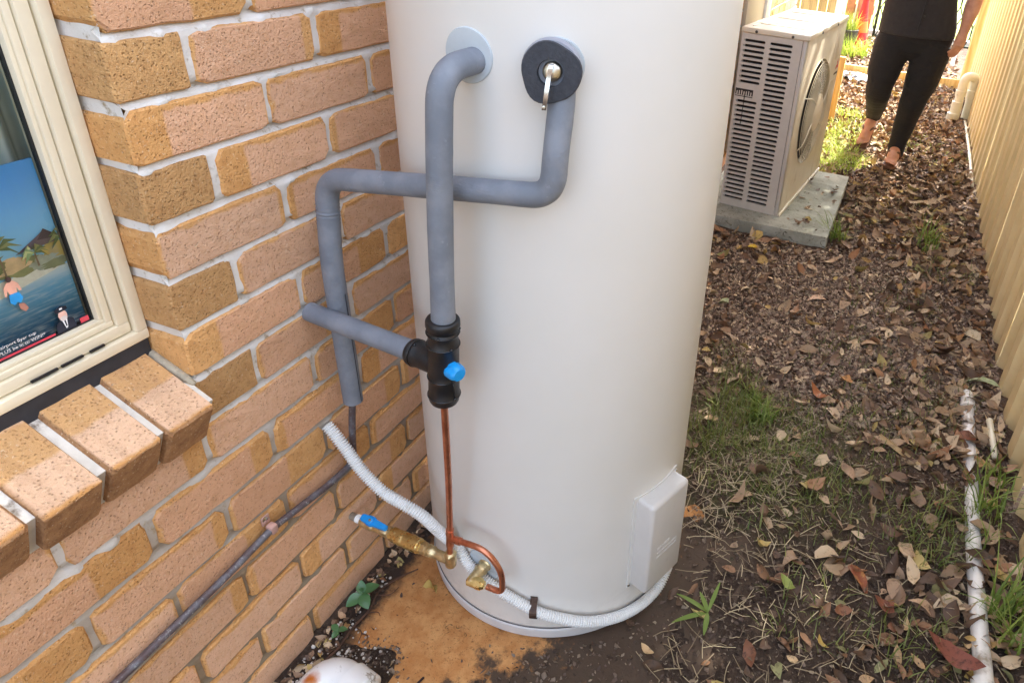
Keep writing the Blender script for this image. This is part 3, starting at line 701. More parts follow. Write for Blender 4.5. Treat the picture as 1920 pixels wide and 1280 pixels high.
# ------------------------------------------------------------------ copper
m_cu, nt, bs = new_mat('copper')
tc = node(nt, 'ShaderNodeTexCoord').outputs['Object']
c = mix(nt, ramp(nt, noise_(nt, tc, 35, 5, .7), .35, .7), srgb(214, 146, 114), srgb(190, 118, 88))
c = mix(nt, ramp(nt, noise_(nt, tc, 90, 4, .7), .60, .75), c, srgb(110, 62, 46))
nt.links.new(c, bs.inputs['Base Color']); bs.inputs['Metallic'].default_value = .9; bs.inputs['Roughness'].default_value = .3
cu0, cuT, cu1 = Vector((.319, .195, .690)), Vector((.2785, .236, .297)), Vector((.268, .245, .232))
t = thing('copper_pipe', 'bare copper pipe with a soldered tee and a curled branch below the black valve', 'pipe', cuT)
bm = bmesh.new(); P = resample(spline([cu0-cuT, (cu0-cuT)*.5+Vector((.002, 0, 0)), Vector(), cu1-cuT], 8), .02); tube(bm, P, .0064, 16); bmobj('riser', bm, m_cu, t, ang=50)
dn = (cu1-cu0).normalized()
bm = bmesh.new(); lathe(bm, [(-.030, .0066), (-.030, .0082), (-.025, .0084), (-.023, .0078), (-.020, .0078), (-.018, .0086), (-.014, .0080), (.014, .0080), (.018, .0086), (.020, .0078), (.026, .0082), (.030, .0066)], (0, 0, 0), dn, 20)
b0 = Vector((.018, -.003, .004)); lathe(bm, [(.002, .0076), (.014, .0076), (.0165, .0086), (.0195, .0078), (.022, .0086), (.027, .0080), (.0275, .0062)], (0, 0, 0), (Vector((.080, -.004, .012))), 18)
bmobj('tee_fitting', bm, m_cu, t, ang=50)
lp = fillet([Vector((.018, -.001, .003)), Vector((.085, -.004, .012)), Vector((.122, -.004, -.034)), Vector((.121, -.003, -.100)), Vector((.084, -.003, -.099))], [.035, .03, .018], 10)
bm = bmesh.new(); tube(bm, resample(lp, .005), .0063, 16); bmobj('loop', bm, m_cu, t, ang=50)
# ------------------------------------------------------------------ brass
m_br, nt, bs = new_mat('brass')
tc = node(nt, 'ShaderNodeTexCoord').outputs['Object']
c = mix(nt, ramp(nt, noise_(nt, tc, 40, 5, .7), .4, .7), srgb(236, 212, 146), srgb(208, 178, 110)); nt.links.new(c, bs.inputs['Base Color'])
bs.inputs['Metallic'].default_value = .95; nt.links.new(ramp(nt, noise_(nt, tc, 60, 4), .3, .7, .18, .42), bs.inputs['Roughness'])
m_brd = simple('dull_brass', srgb(212, 192, 146), .38, .9, 60, .2, 300, .3, .001)
bw, be = Vector((-.004, .263, .211)), Vector((.268, .2465, .216)); ax = (be-bw).normalized(); LB = (be-bw).length
t = thing('stop_valve', 'brass isolating valve and strainer with a blue butterfly handle coming from the wall', 'valve', bw)
X = Vector()
bm = bmesh.new(); lathe(bm, [(-.01, .0085), (.022, .0085)], X, ax, 18); bmobj('wall_stub', bm, simple('stub_grey', srgb(150, 140, 124), .6, .5, 40, .2), t, ang=40)
bm = bmesh.new(); pr_ = [(.018, .0080)]
for k in range(5): pr_ += [(.019+.003*k, .0098), (.0205+.003*k, .0084)]
lathe(bm, pr_+[(.034, .008)], X, ax, 18); bmobj('thread_tape', bm, simple('white_thread_tape', srgb(236, 234, 228), .6), t, ang=40)
bm = bmesh.new(); lathe(bm, [(.032, .0105), (.033, .0130), (.046, .0130), (.048, .0115), (.054, .0135), (.066, .0135), (.070, .0110), (.076, .0118), (.090, .0112)], X, ax, 24, hexa=(1, 2)); bmobj('valve_body', bm, m_brd, t, ang=35)
bm = bmesh.new(); lathe(bm, [(.088, .0105), (.089, .0128), (.106, .0128), (.107, .0108), (.110, .0108), (.111, .0136), (.114, .0136), (.115, .0110), (.117, .0110)], X, ax, 24, hexa=(1, 2)); bmobj('union_nut', bm, m_brd, t, ang=35)
bm = bmesh.new(); lathe(bm, [(.116, .0120), (.117, .0160), (.130, .0160), (.1315, .0148), (.134, .0162), (.150, .0166), (.152, .0158), (.156, .0164), (.170, .0172), (.190, .0166), (.192, .0150), (.197, .0148)], X, ax, 30, hexa=(1, 2)); bmobj('strainer_body', bm, m_br, t, ang=35)
bm = bmesh.new(); lathe(bm, [(.196, .0118), (.197, .0140), (.209, .0140), (.210, .0116), (.213, .0116), (.214, .0136), (.217, .0136), (.218, .0112), (.221, .0112), (.222, .0132), (.228, .0130), (.231, .0110), (.240, .0104), (.250, .0112), (.262, .0110), (.272, .0106)], X, ax, 24, hexa=(1, 2)); bmobj('tail_nut', bm, m_brd, t, ang=35)
bm = bmesh.new(); ec = be-bw; lathe(bm, [(-.016, .0075), (-.0145, .0118), (.000, .0122), (.004, .0122), (.012, .0118), (.014, .0130), (.024, .0130), (.027, .0100), (.029, .0068)], ec, (cu0-cu1).normalized(), 24, hexa=(5, 6)); bmobj('elbow', bm, m_brd, t, ang=35)
hc = ax*.066+Vector((0, -.006, .0195)); hn = Vector((.12, -.45, .9)).normalized()
hx = (ax-hn*ax.dot(hn)).normalized(); hy = hn.cross(hx)
HM = Matrix((hx, hy, hn)).transposed().to_4x4(); HM.translation = hc
bm = bmesh.new()
prf = [(-.024, -.006), (-.019, -.0085), (-.010, -.009), (-.004, -.0115), (.006, -.0115), (.010, -.0085), (.022, -.008), (.040, -.0065), (.043, 0), (.040, .0060), (.022, .0075), (.010, .0085), (.006, .0115), (-.004, .0115), (-.010, .009), (-.019, .0085), (-.024, .006)]
lo = [bm.verts.new((a, b, 0)) for a, b in prf]; hi = [bm.verts.new((a*.96, b*.9, .0065)) for a, b in prf]; n = len(prf)
bm.faces.new(lo[::-1]); tf = bm.faces.new(hi)
for k in range(n): bm.faces.new((lo[k], lo[(k+1) % n], hi[(k+1) % n], hi[k]))
r_ = bmesh.ops.inset_individual(bm, faces=[tf], thickness=.002); bmesh.ops.translate(bm, verts=tf.verts, vec=(0, 0, -.002))
lathe(bm, [(.003, .0075), (.0085, .0075), (.009, .005), (.009, 0)], (0, 0, 0), (0, 0, 1), 18)
bmesh.ops.transform(bm, matrix=HM, verts=bm.verts); hd = bmobj('handle', bm, m_blue, t, ang=35)
bm = bmesh.new(); lathe(bm, [(.0085, .0032), (.0102, .0028), (.0104, 0)], (0, 0, 0), (0, 0, 1), 12); bmesh.ops.transform(bm, matrix=HM, verts=bm.verts); bmobj('handle_nut', bm, m_steel, hd, ang=35)
bm = bmesh.new(); tube(bm, [ax*.066, hc], .006, 12); bmobj('stem', bm, m_brd, t, ang=35)
# inlet elbow on the tank
ai = ang_of(.330, .283); ni = Vector((math.cos(ai), math.sin(ai), 0)); io = tp(ai, TR+.001, .195)
t = thing('inlet_elbow', 'brass inlet elbow screwed into the foot of the tank inside the copper loop', 'fitting', io)
bm = bmesh.new(); ia = (ni+Vector((0, 0, .04))).normalized()
lathe(bm, [(0, .0150), (.004, .0150), (.006, .0125), (.011, .0125), (.012, .0145), (.020, .0145), (.022, .0120), (.028, .0125), (.034, .0118), (.050, .0112), (.056, .0100), (.060, .004)], X, ia, 24, hexa=(4, 5)); bmobj('tank_spigot', bm, m_brd, t, ang=35)
tq = ia*.050; e2 = (Vector((.3625, .233, .198))-io-tq).normalized()
bm = bmesh.new(); lathe(bm, [(-.010, .006), (-.007, .0105), (.010, .0110), (.011, .0125), (.024, .0125), (.025, .0100), (.029, .0085), (.031, .0066)], tq, e2, 24, hexa=(3, 4)); bmobj('compression_nut', bm, m_br, t, ang=35)
# ------------------------------------------------------------------ white conduit
m_wh, nt, bs = new_mat('white_corrugated')
tc = node(nt, 'ShaderNodeTexCoord').outputs['Object']
c = mix(nt, ramp(nt, noise_(nt, tc, 26, 6, .7), .56, .72), srgb(226, 226, 222), srgb(176, 168, 154)); nt.links.new(c, bs.inputs['Base Color']); bs.inputs['Roughness'].default_value = .42
CRR = TR+.0165
def tpz(x, y, z): a = ang_of(x, y); return tp(a, CRR, z)
cp = [(-.004, .240, .488), (.010, .240, .474), (.040, .2385, .440), (.075, .237, .396), (.122, .238, .357), (.170, .240, .340), (.206, .250, .312), (.232, .262, .270), (.262, .277, .222)]
cp += [tpz(.300, .266, .186), tpz(.345, .26, .163), tpz(.39, .264, .142), tpz(.447, .277, .110), tpz(.489, .294, .090), tpz(.545, .33, .062), tpz(.596, .375, .043), tpz(.633, .43, .034), tpz(.659, .488, .036), tpz(.668, .530, .060), tpz(.668, .548, .112)]
P = resample(spline(cp, 10), .0008)
bm = bmesh.new(); tube(bm, P, [(.0090, .0102, .0124, .0127, .0127, .0125, .0104)[i % 7] for i in range(len(P))], 14)
tag(bmobj('corrugated_conduit', bm, m_wh, None, True), 'white corrugated electrical conduit looping from the wall round the foot of the tank', 'conduit')
bm = bmesh.new(); q0 = tp(ang_of(.447, .277), TR, .1105); a_ = ang_of(.447, .277); M_ = cyl_frame(a_, .109)
pts = [Vector((-.002, .024, .001)), Vector((-.001, .020, .004)), Vector((0, .014, .024)), Vector((.0005, 0, .0305)), Vector((.001, -.013, .024)), Vector((.001, -.016, .001))]
q = []
for i, p_ in enumerate(spline(pts, 4)): q.append([bm.verts.new(M_ @ (p_+Vector((sx_*.0078, 0, 0))+Vector((0, p_.y, p_.z-.012)).normalized()*sn)) for sx_, sn in ((-1, 0), (1, 0), (1, .0011), (-1, .0011))])
for i in range(len(q)-1):
    for k in range(4): bm.faces.new((q[i][k], q[i][(k+1) % 4], q[i+1][(k+1) % 4], q[i+1][k]))
tag(bmobj('conduit_clip', bm, simple('rusty_dark_strap', srgb(84, 66, 56), .5, .6, 90, .35, 200, .3)), 'dark brown metal saddle clip holding the white conduit to the tank', 'clip')
# ------------------------------------------------------------------ old dark pipe on the wall
m_dp, nt, bs = new_mat('weathered_copper_pipe')
tc = node(nt, 'ShaderNodeTexCoord').outputs['Object']
c = mix(nt, ramp(nt, noise_(nt, tc, 30, 6, .7), .4, .65), srgb(92, 78, 78), srgb(112, 112, 118)); c = mix(nt, ramp(nt, noise_(nt, tc, 120, 5, .75), .58, .68), c, srgb(168, 166, 164))
nt.links.new(c, bs.inputs['Base Color']); bs.inputs['Roughness'].default_value = .55; bs.inputs['Metallic'].default_value = .3
bump(nt, bs, noise_(nt, tc, 200, 4), .3, .001)
t = thing('wall_pipe', 'old dark weathered water pipe running along the lower bricks', 'pipe', (.0145, 0, .37))
bm = bmesh.new(); P = resample(fillet([(.034, .268, .190), (.020, .268, .110), (.012, .268, .02), (.0, .265, -.006), (0, .20, -.005), (0, .06, .014), (0, -.05, .002), (0, -.25, -.006), (0, -.8, -.015)], [.04, .03, .03, .02, .02, .03, .02], 6), .008)
tube(bm, P, wig(P, .0068), 14); bmobj('pipe_run', bm, m_dp, t, ang=50)
bm = bmesh.new(); box(bm, (-.009, .050, .004), (.0082, .066, .024), .004); box(bm, (-.013, .048, .022), (-.010, .066, .042), .001)
bmobj('pipe_clip', bm, simple('pale_copper_clip', srgb(198, 160, 148), .45, .35, 60, .15), t, ang=35)
bm = bmesh.new(); lathe(bm, [(0, .0058), (.003, .0052), (.0045, 0)], (-.011, .055, .036), (1, 0, .1), 12); bmobj('screw', bm, m_steel, t, ang=35)
# ------------------------------------------------------------------ slab and air conditioner
m_con, nt, bs = new_mat('grey_concrete')
tc = node(nt, 'ShaderNodeTexCoord').outputs['Object']
c = mix(nt, ramp(nt, noise_(nt, tc, 8, 6, .65), .35, .65), srgb(150, 152, 138), srgb(180, 182, 170))
c = mix(nt, ramp(nt, noise_(nt, tc, 34, 6, .75, 1), .54, .68), c, srgb(90, 88, 74)); c = mix(nt, ramp(nt, noise_(nt, tc, 60, 4), .62, .7), c, srgb(176, 178, 168))
nt.links.new(c, bs.inputs['Base Color']); bs.inputs['Roughness'].default_value = .9; bump(nt, bs, noise_(nt, tc, 90, 5), .4, .003)
bm = bmesh.new(); box(bm, (.06, 2.70, -.05), (.762, 3.685, .063), .004)
tag(bmobj('concrete_slab', bm, m_con, None, ang=40), 'grey lichen stained concrete slab under the air conditioner', 'slab')
ayaw = .0925
ac = thing('air_conditioner', 'cream outdoor air conditioning unit with slotted side and round fan grille on the slab', 'air conditioner', (.488, 2.835, .064))
ac.rotation_euler = (0, 0, -ayaw)
AW, AL, AH = .315, .885, .875       # local x from -AW to 0, y 0..AL
m_ac = simple('cream_steel', srgb(224, 216, 196), .42, 0, 9, .04, 300, .04, .0005, dirt=srgb(186, 172, 144), dscale=6, dlo=.58, dhi=.8)
m_acs = simple('grey_plastic_grille', srgb(204, 200, 192), .5, 0, 20, .04)
m_acd = simple('coil_dark', (.014, .013, .013, 1), .7)
bm = bmesh.new(); box(bm, (-AW, .02, .03), (-.028, AL, AH-.002), .004); bmobj('coil_box', bm, m_acd, ac)
# side grille with rounded slots
slots = []
def slot_panel(bm, x0, x1, z0, z1, cols, rows, skip=()):
    """panel in local x z at y=0 facing -y with rounded slots cut; cols = [(xa, xb)], rows = [(za, zb)]"""
    T = .012
    xsb = [x0]+[c for col in cols for c in col]+[x1]
    def q(a, b, c, d_): bm.faces.new([bm.verts.new((px, 0, pz)) for px, pz in ((a, b), (c, b), (c, d_), (a, d_))])
    q(x0, z0, x1, rows[0][2]); q(x0, rows[-1][3], x1, z1)
    for ri, (za, zb, c0, c1) in enumerate(rows):
        cx0 = x0
        for ci, (xa, xb) in enumerate(cols):
            ca, cb = xa-.006, xb+.006
            q(cx0, c0, ca, c1); cx0 = cb
            if (ci, ri) in skip: q(ca, c0, cb, c1); continue
            R = (zb-za)/2; zm = (za+zb)/2; ring = []
            for k in range(6): th = PI/2+PI*k/5; ring.append((xa+R+R*math.cos(th), zm+R*math.sin(th)))
            for k in range(6): th = -PI/2+PI*k/5; ring.append((xb-R+R*math.cos(th), zm+R*math.sin(th)))
            n = len(ring); inn = [bm.verts.new((px, 0, pz)) for px, pz in ring]; bk = [bm.verts.new((px, T, pz)) for px, pz in ring]
            for k in range(n): bm.faces.new((inn[k], inn[(k+1) % n], bk[(k+1) % n], bk[k]))
            o = {}
            tl, tr_, bl, br_ = (bm.verts.new((ca, 0, c1)), bm.verts.new((cb, 0, c1)), bm.verts.new((ca, 0, c0)), bm.verts.new((cb, 0, c0)))
            bm.faces.new((tl, inn[0], inn[1], inn[2])); bm.faces.new((tl, inn[2], inn[3], bl)); bm.faces.new((bl, inn[3], inn[4], inn[5]))
            bm.faces.new((bl, inn[5], inn[6], br_)); bm.faces.new((br_, inn[6], inn[7], inn[8])); bm.faces.new((br_, inn[8], inn[9], tr_)); bm.faces.new((tr_, inn[9], inn[10], inn[11])); bm.faces.new((tr_, inn[11], inn[0], tl))
        q(cx0, c0, x1, c1)
bm = bmesh.new(); NR = 34; zb0, zb1 = .034, .846; ph = (zb1-zb0)/NR
rows = [(zb0+ph*i+ph*.24, zb0+ph*i+ph*.80, zb0+ph*i, zb0+ph*(i+1)) for i in range(NR)]
slot_panel(bm, -AW, -.022, .0, AH, [(-AW+.012, -.197), (-.175, -.066)], rows, skip={(0, i) for i in range(22, 25)})
sg = bmobj('side_grille', bm, m_acs, ac)
bm = bmesh.new(); box(bm, (-AW, .0125, 0), (-.30, .03, AH)); box(bm, (-.022, .0, 0), (0, .03, AH), .006); box(bm, (-AW, .002, 0), (-.022, .03, .03)); bmobj('corner_post', bm, m_acs, ac, ang=40)
zn = zb0+ph*23.3
bm = bmesh.new(); box(bm, (-AW+.004, -.0015, zn-.012), (-.222, -.0002, zn+.018)); npl = bmobj('name_plate', bm, simple('plate_black', (.02, .02, .02, 1), .5), ac)
bm = bmesh.new()
for k in range(7): box(bm, (-AW+.010+.0118*k, -.0022, zn-.011), (-AW+.0155+.0118*k, -.0016, zn+.006+.002*(k % 3)))
bmobj('plate_lettering', bm, m_acs, npl)
bm = bmesh.new(); box(bm, (-.222, -.001, zn-.020), (-AW+.004, -.0001, zn-.0165)); bmobj('plate_line', bm, m_acd, npl)
bm = bmesh.new(); tube(bm, [(-.262, -.003, zn-.012), (-.262, -.004, zn-.10), (-.264, -.004, zn-.16)], .002, 6); bmobj('sensor_wire', bm, m_acd, ac)
# front panel with a round opening
gc, gz, gr = .385, .462, .272
bm = bmesh.new(); n = 64
def fp(y, z, x=0): return bm.verts.new((x, y, z))
ang_ = [2*PI*k/n for k in range(n)]
def sq(th):
    c, s_ = math.cos(th), math.sin(th); y0, y1, z0, z1 = -gc+.0, AL-.21-gc, -gz+.0, AH-gz
    t_ = min([(y1/c) if c > 1e-6 else 9, (y0/c) if c < -1e-6 else 9, (z1/s_) if s_ > 1e-6 else 9, (z0/s_) if s_ < -1e-6 else 9]); return gc+c*t_, gz+s_*t_
corner = sorted(ang_+[math.atan2(zz, yy) % (2*PI) for yy in (-gc, AL-.21-gc) for zz in (-gz, AH-gz)])
ou = [fp(*sq(a)) for a in corner]; i1 = [fp(gc+math.cos(a)*(gr+.012), gz+math.sin(a)*(gr+.012)) for a in corner]
i2 = [fp(gc+math.cos(a)*gr, gz+math.sin(a)*gr, .004) for a in corner]; i3 = [fp(gc+math.cos(a)*(gr-.006), gz+math.sin(a)*(gr-.006), -.02) for a in corner]; i4 = [fp(gc+math.cos(a)*(gr-.02), gz+math.sin(a)*(gr-.02), -.10) for a in corner]
m_ = len(corner)
for A, B in ((ou, i1), (i1, i2), (i2, i3), (i3, i4)):
    for k in range(m_): bm.faces.new((A[k], A[(k+1) % m_], B[(k+1) % m_], B[k]))
bmobj('front_panel', bm, m_ac, ac, ang=30)
bm = bmesh.new(); box(bm, (-.02, AL-.207, .002), (.0015, AL, AH-.001), .004); box(bm, (-AW, AL-.003, 0), (0, AL+.001, AH), .002); bmobj('service_panel', bm, m_ac, ac, ang=40)
bm = bmesh.new(); box(bm, (.0008, AL-.185, .55), (.0035, AL-.02, .565), .001); bmobj('raised_trim', bm, m_ac, ac, ang=40)
bm = bmesh.new(); box(bm, (.0008, AL-.17, .68), (.004, AL-.10, .84), .002); bmobj('raised_trim', bm, m_ac, ac, ang=40)
bm = bmesh.new(); box(bm, (-AW, .004, -.012), (.010, AL, .012), .004); bmobj('base_tray', bm, m_ac, ac, ang=40)
bm = bmesh.new(); box(bm, (-AW-.004, -.008, AH-.006), (.008, AL+.004, AH+.020), .006, seg=3)
for y0 in (.14, .42, .70): box(bm, (-AW+.04, y0, AH+.018), (-.05, y0+.012, AH+.0235), .002)
box(bm, (-.045, .05, AH+.018), (-.037, AL-.05, AH+.0235), .002); box(bm, (-AW+.03, .05, AH+.018), (-AW+.038, AL-.05, AH+.0235), .002)
bmobj('lid', bm, m_ac, ac, ang=40)
m_scr = simple('screw_dull', srgb(90, 86, 80), .5, .6)
for px, py in ((-.07, -.0085), (-.245, -.0085), (.0085, .60), (.0085, .25)):
    bm = bmesh.new(); lathe(bm, [(0, .007), (.003, .006), (.004, 0)], (px, py, AH+.004), (0, -1, 0) if py < 0 else (1, 0, 0), 10); bmobj('screw', bm, m_scr, ac, ang=40)
# fan and guard
bm = bmesh.new()
for k in range(4):
    a0_ = 2*PI*k/4+.5
    g = [[bm.verts.new((-.07+.05*(i/6-.5)*(1-j*.1), gc+math.cos(a0_+1.25*i/6)*(.07+.06*j), gz+math.sin(a0_+1.25*i/6)*(.07+.06*j))) for j in range(4)] for i in range(7)]
    for i in range(6):
        for j in range(3): bm.faces.new((g[i][j], g[i+1][j], g[i+1][j+1], g[i][j+1]))
bmobj('fan_blade', bm, simple('fan_grey', srgb(206, 196, 174), .5), ac, True)
bm = bmesh.new(); lathe(bm, [(-.10, .06), (-.055, .06), (-.045, .05), (-.045, 0)], (0, gc, gz), (1, 0, 0), 24); bmobj('fan_hub', bm, m_acs, ac, ang=40)
bm = bmesh.new(); lathe(bm, [(-.13, gr+.004), (-.1, gr-.02), (-.098, .15), (-.11, .14)], (0, gc, gz), (1, 0, 0), 40); bmobj('fan_shroud', bm, m_ac, ac, ang=40)
bm = bmesh.new()
for i in range(14):
    R = .10+(gr-.10)*i/13; xx = .022*math.sqrt(max(0, 1-((i/13))**4))+.004
    tube(bm, [(xx, gc+R*math.cos(2*PI*k/48), gz+R*math.sin(2*PI*k/48)) for k in range(49)], .0019, 5, False)
bmobj('guard_rings', bm, simple('guard_wire', srgb(214, 202, 174), .35, 0), ac, True)
bm = bmesh.new()
for k in range(6):
    a_ = 2*PI*k/6+.35; tube(bm, [(.004+.024*math.sqrt(max(0, 1-(i/8)**4)), gc+(.08+(gr-.08)*i/8)*math.cos(a_+.25*i/8), gz+(.08+(gr-.08)*i/8)*math.sin(a_+.25*i/8)) for i in range(9)], .0034, 6)
bmobj('guard_spokes', bm, m_ac, ac, True)
bm = bmesh.new(); lathe(bm, [(.018, .098), (.028, .098), (.034, .085), (.036, 0)], (0, gc, gz), (1, 0, 0), 32); bmobj('guard_cap', bm, m_ac, ac, ang=40)
m_red = simple('red_badge', srgb(200, 40, 52), .4)
bm = bmesh.new()
def rhomb(cy, cz, ang__, s):
    v_ = Vector((math.cos(ang__), math.sin(ang__))); w = Vector((-v_.y, v_.x)); c0 = Vector((cy, cz)); p = [c0, c0+v_*s*.5+w*s*.29, c0+v_*s, c0+v_*s*.5-w*s*.29]
    lo = [bm.verts.new((.0012, a.x, a.y)) for a in p]; hi = [bm.verts.new((.0026, a.x, a.y)) for a in p]; bm.faces.new(hi); bm.faces.new(lo[::-1])
    for k in range(4): bm.faces.new((lo[k], lo[(k+1) % 4], hi[(k+1) % 4], hi[k]))
for k in range(3): rhomb(AL-.055, .635, PI/2+2*PI*k/3, .036)
bmobj('red_badge', bm, m_red, ac)
bm = bmesh.new()
for k in range(9): box(bm, (.0012, AL-.105+.0105*k, .585), (.002, AL-.099+.0105*k, .597))
bmobj('badge_lettering', bm, m_acd, ac)
# ------------------------------------------------------------------ fence
m_fen, nt, bs = new_mat('tan_steel_sheet')
tc = node(nt, 'ShaderNodeTexCoord').outputs['Object']
c = mix(nt, ramp(nt, noise_(nt, tc, 5, 5, .6), .35, .65), srgb(234, 212, 158), srgb(240, 219, 168))
zt = node(nt, 'ShaderNodeSeparateXYZ', Vector=tc).outputs['Z']
c = mix(nt, math_(nt, 'MULTIPLY', ramp(nt, math_(nt, 'ADD', zt, math_(nt, 'MULTIPLY', noise_(nt, tc, 14, 5), .3)), .1, .45, 1, 0), .35), c, srgb(176, 148, 104))
nt.links.new(c, bs.inputs['Base Color']); bs.inputs['Roughness'].default_value = .42
bump(nt, bs, noise_(nt, node(nt, 'ShaderNodeMapping', Vector=tc, Scale=(1, 40, 2)).outputs[0], 3, 3), .05, .003)
fence = thing('steel_fence', 'tall tan ribbed steel sheet fence running along the right of the leafy path', 'fence', (1.505, 2, 0))
FX = 0.
def sheet(y0, y1):
    prof = []; y = y0
    pit = .195
    n = max(1, round((y1-y0)/pit)); pit = (y1-y0)/n
    for k in range(n):
        b = y0+k*pit
        prof += [(-.004, b), (-.004, b+pit*.36), (.004, b+pit*.41), (.028, b+pit*.50), (.028, b+pit*.62), (.021, b+pit*.645), (.021, b+pit*.70), (.028, b+pit*.725), (.028, b+pit*.88), (.004, b+pit*.97)]
    prof.append((-.004, y1)); V = []
    for z in (-.08, 1.80):
        for x, y in prof: V.append((x+.012*(z > 1), y-2, z))
    m_ = len(prof)
    o = pyobj('sheet', V, [(i, i+1, m_+i+1, m_+i) for i in range(m_-1)], m_fen, fence)
    md = o.modifiers.new('thick', 'SOLIDIFY'); md.thickness = .0012
    return o
edges = [-1.2, -.36, .42, 1.185, 1.96, 2.74, 3.52, 3.93, 4.72, 5.50, 6.28, 6.9]
for a, b in zip(edges[:-1], edges[1:]):
    sheet(a+.004, b-.004 if abs(b-3.93) > .01 and abs(b-1.185) > .01 else b-.03)
for py in (-.36, 1.172, 3.90, 6.28):
    bm = bmesh.new(); box(bm, (.030, py-2-.03, -.1), (.075, py-2+.03, 1.83), .004); bmobj('post', bm, simple('post_dark', srgb(96, 78, 54), .5) if py == -.36 else bpy.data.materials['post_dark'], fence, ang=40)
for z in (.12, 1.72):
    bm = bmesh.new(); box(bm, (.028, -3.2, z), (.062, 4.9, z+.04), .004); bmobj('rail', bm, m_fen, fence, ang=40)
# pine posts at the end of the fence and the bed edging
m_pine, nt, bs = new_mat('yellow_pine')
tc = node(nt, 'ShaderNodeTexCoord').outputs['Object']
w_ = node(nt, 'ShaderNodeTexNoise', Vector=node(nt, 'ShaderNodeMapping', Vector=tc, Scale=(60, 60, 4)).outputs[0], Scale=1., Detail=4.).outputs[0]
c = mix(nt, ramp(nt, w_, .35, .65), srgb(214, 170, 98), srgb(232, 196, 128)); nt.links.new(c, bs.inputs['Base Color']); bs.inputs['Roughness'].default_value = .75
bump(nt, bs, w_, .3, .002)
for i, (x0, x1, y0, y1, lab) in enumerate([(1.455, 1.545, 6.98, 7.07, 'nearer square yellow pine post where the steel fence ends'), (1.47, 1.56, 7.30, 7.39, 'further square yellow pine post behind the nearer one at the fence end')]):
    bm = bmesh.new(); box(bm, (x0, y0, -.1), (x1, y1, 1.5), .004); tag(bmobj('timber_post', bm, m_pine, None, ang=40), lab, 'post', 'pine posts at the end of the fence')
bm = bmesh.new(); box(bm, (-.2, 7.01, -.06), (1.452, 7.055, .105), .004); tag(bmobj('timber_edging', bm, m_pine, None, ang=40), 'long pine board on edge across the path in front of the mulch bed', 'edging board')
bm = bmesh.new(); box(bm, (.455, 5.08, -.1), (.50, 5.125, .50), .003); tag(bmobj('timber_stake', bm, m_pine, None, ang=40), 'short yellow pine stake standing behind the air conditioner', 'stake')
bm = bmesh.new(); tube(bm, [(1.40, 8.1, -.05), (1.40, 8.1, 1.2)], .022, 14); tag(bmobj('white_post', bm, simple('white_paint', srgb(238, 236, 230), .4)), 'slim white post in the mulch bed just past the pine posts', 'post')
# ------------------------------------------------------------------ pvc pipes
m_pvc = simple('cream_pvc', srgb(232, 224, 198), .32, 0, 12, .04, dirt=srgb(190, 174, 138), dscale=14, dlo=.6, dhi=.8)
t = thing('pvc_riser', 'cream plastic drain riser with a rounded return bend against the fence', 'drain pipe', (1.44, 5.75, .02))
bm = bmesh.new(); tube(bm, fillet([(-.045, -.01, -.08), (-.045, 0, .345), (.045, .06, .345), (.045, .05, -.08)], [.06, .06], 8), .036, 18); bmobj('bend', bm, m_pvc, t, ang=50)
for (px, py, z0, z1, R) in ((-.045, 0, .19, .24, .041), (.045, .055, .18, .24, .041), (-.05, -.012, -.06, .15, .043), (-.062, -.03, -.06, .06, .046)):
    bm = bmesh.new(); lathe(bm, [(z0, R*.9), (z0, R), (z1-.004, R), (z1, R*.88)], (px, py, 0), (0, 0, 1), 20); bmobj('socket', bm, m_pvc, t, ang=40)
bm = bmesh.new(); tube(bm, spline([(1.480, 5.70, .03), (1.484, 5.0, .035), (1.484, 4.4, .03), (1.482, 4.05, .022)], 6), .011, 10); tag(bmobj('thin_pipe', bm, m_pvc, None, True), 'thin white pipe lying along the base of the far fence', 'pipe')
m_wp = simple('white_pvc', srgb(234, 230, 222), .35, 0, 25, .05, dirt=srgb(150, 136, 116), dscale=9, dlo=.53, dhi=.70)
t = thing('buried_pipe', 'white plastic pipe half buried in leaves along the near fence', 'pipe', (1.392, 1.0, -.003))
bm = bmesh.new(); P = resample(spline([(.0, .72, .010), (.0, .3, .004), (-.002, 0, .004), (.0, -.25, .008), (.004, -.5, .016), (.006, -.9, .02)], 8), .02); tube(bm, P, .0205, 18); bmobj('tube_run', bm, m_wp, t, ang=60)
bm = bmesh.new(); lathe(bm, [(0, .021), (0, .0255), (.05, .0255), (.052, .021)], (0, .63, .009), (0, 1, .0), 20); bmobj('end_socket', bm, m_wp, t, ang=40)
bm = bmesh.new(); lathe(bm, [(0, .021), (0, .0255), (.06, .0255), (.062, .021)], (0, -.48, .014), (0, 1, -.02), 20); bmobj('joint_socket', bm, m_wp, t, ang=40)
bm = bmesh.new(); tube(bm, [(1.452, 1.56, .030), (1.455, 1.36, .036)], [.011, .009], 10); tag(bmobj('cream_stick', bm, m_pvc, None, True), 'short cream plastic stick lying between the white pipe and the fence', 'stick')
m_rus, nt, bs = new_mat('white_pvc_rusty')
tc = node(nt, 'ShaderNodeTexCoord').outputs['Object']
c = mix(nt, ramp(nt, noise_(nt, tc, 28, 6, .7), .56, .66), srgb(234, 234, 230), srgb(150, 140, 124))
dd = node(nt, 'ShaderNodeVectorMath', {'operation': 'DISTANCE'}, _0=tc, _1=(-.022, -.038, .040)).outputs['Value']
c = mix(nt, ramp(nt, math_(nt, 'ADD', dd, math_(nt, 'MULTIPLY', noise_(nt, tc, 60, 4), .02)), .014, .034, 1, 0), c, srgb(190, 104, 26))
nt.links.new(c, bs.inputs['Base Color']); bs.inputs['Roughness'].default_value = .3
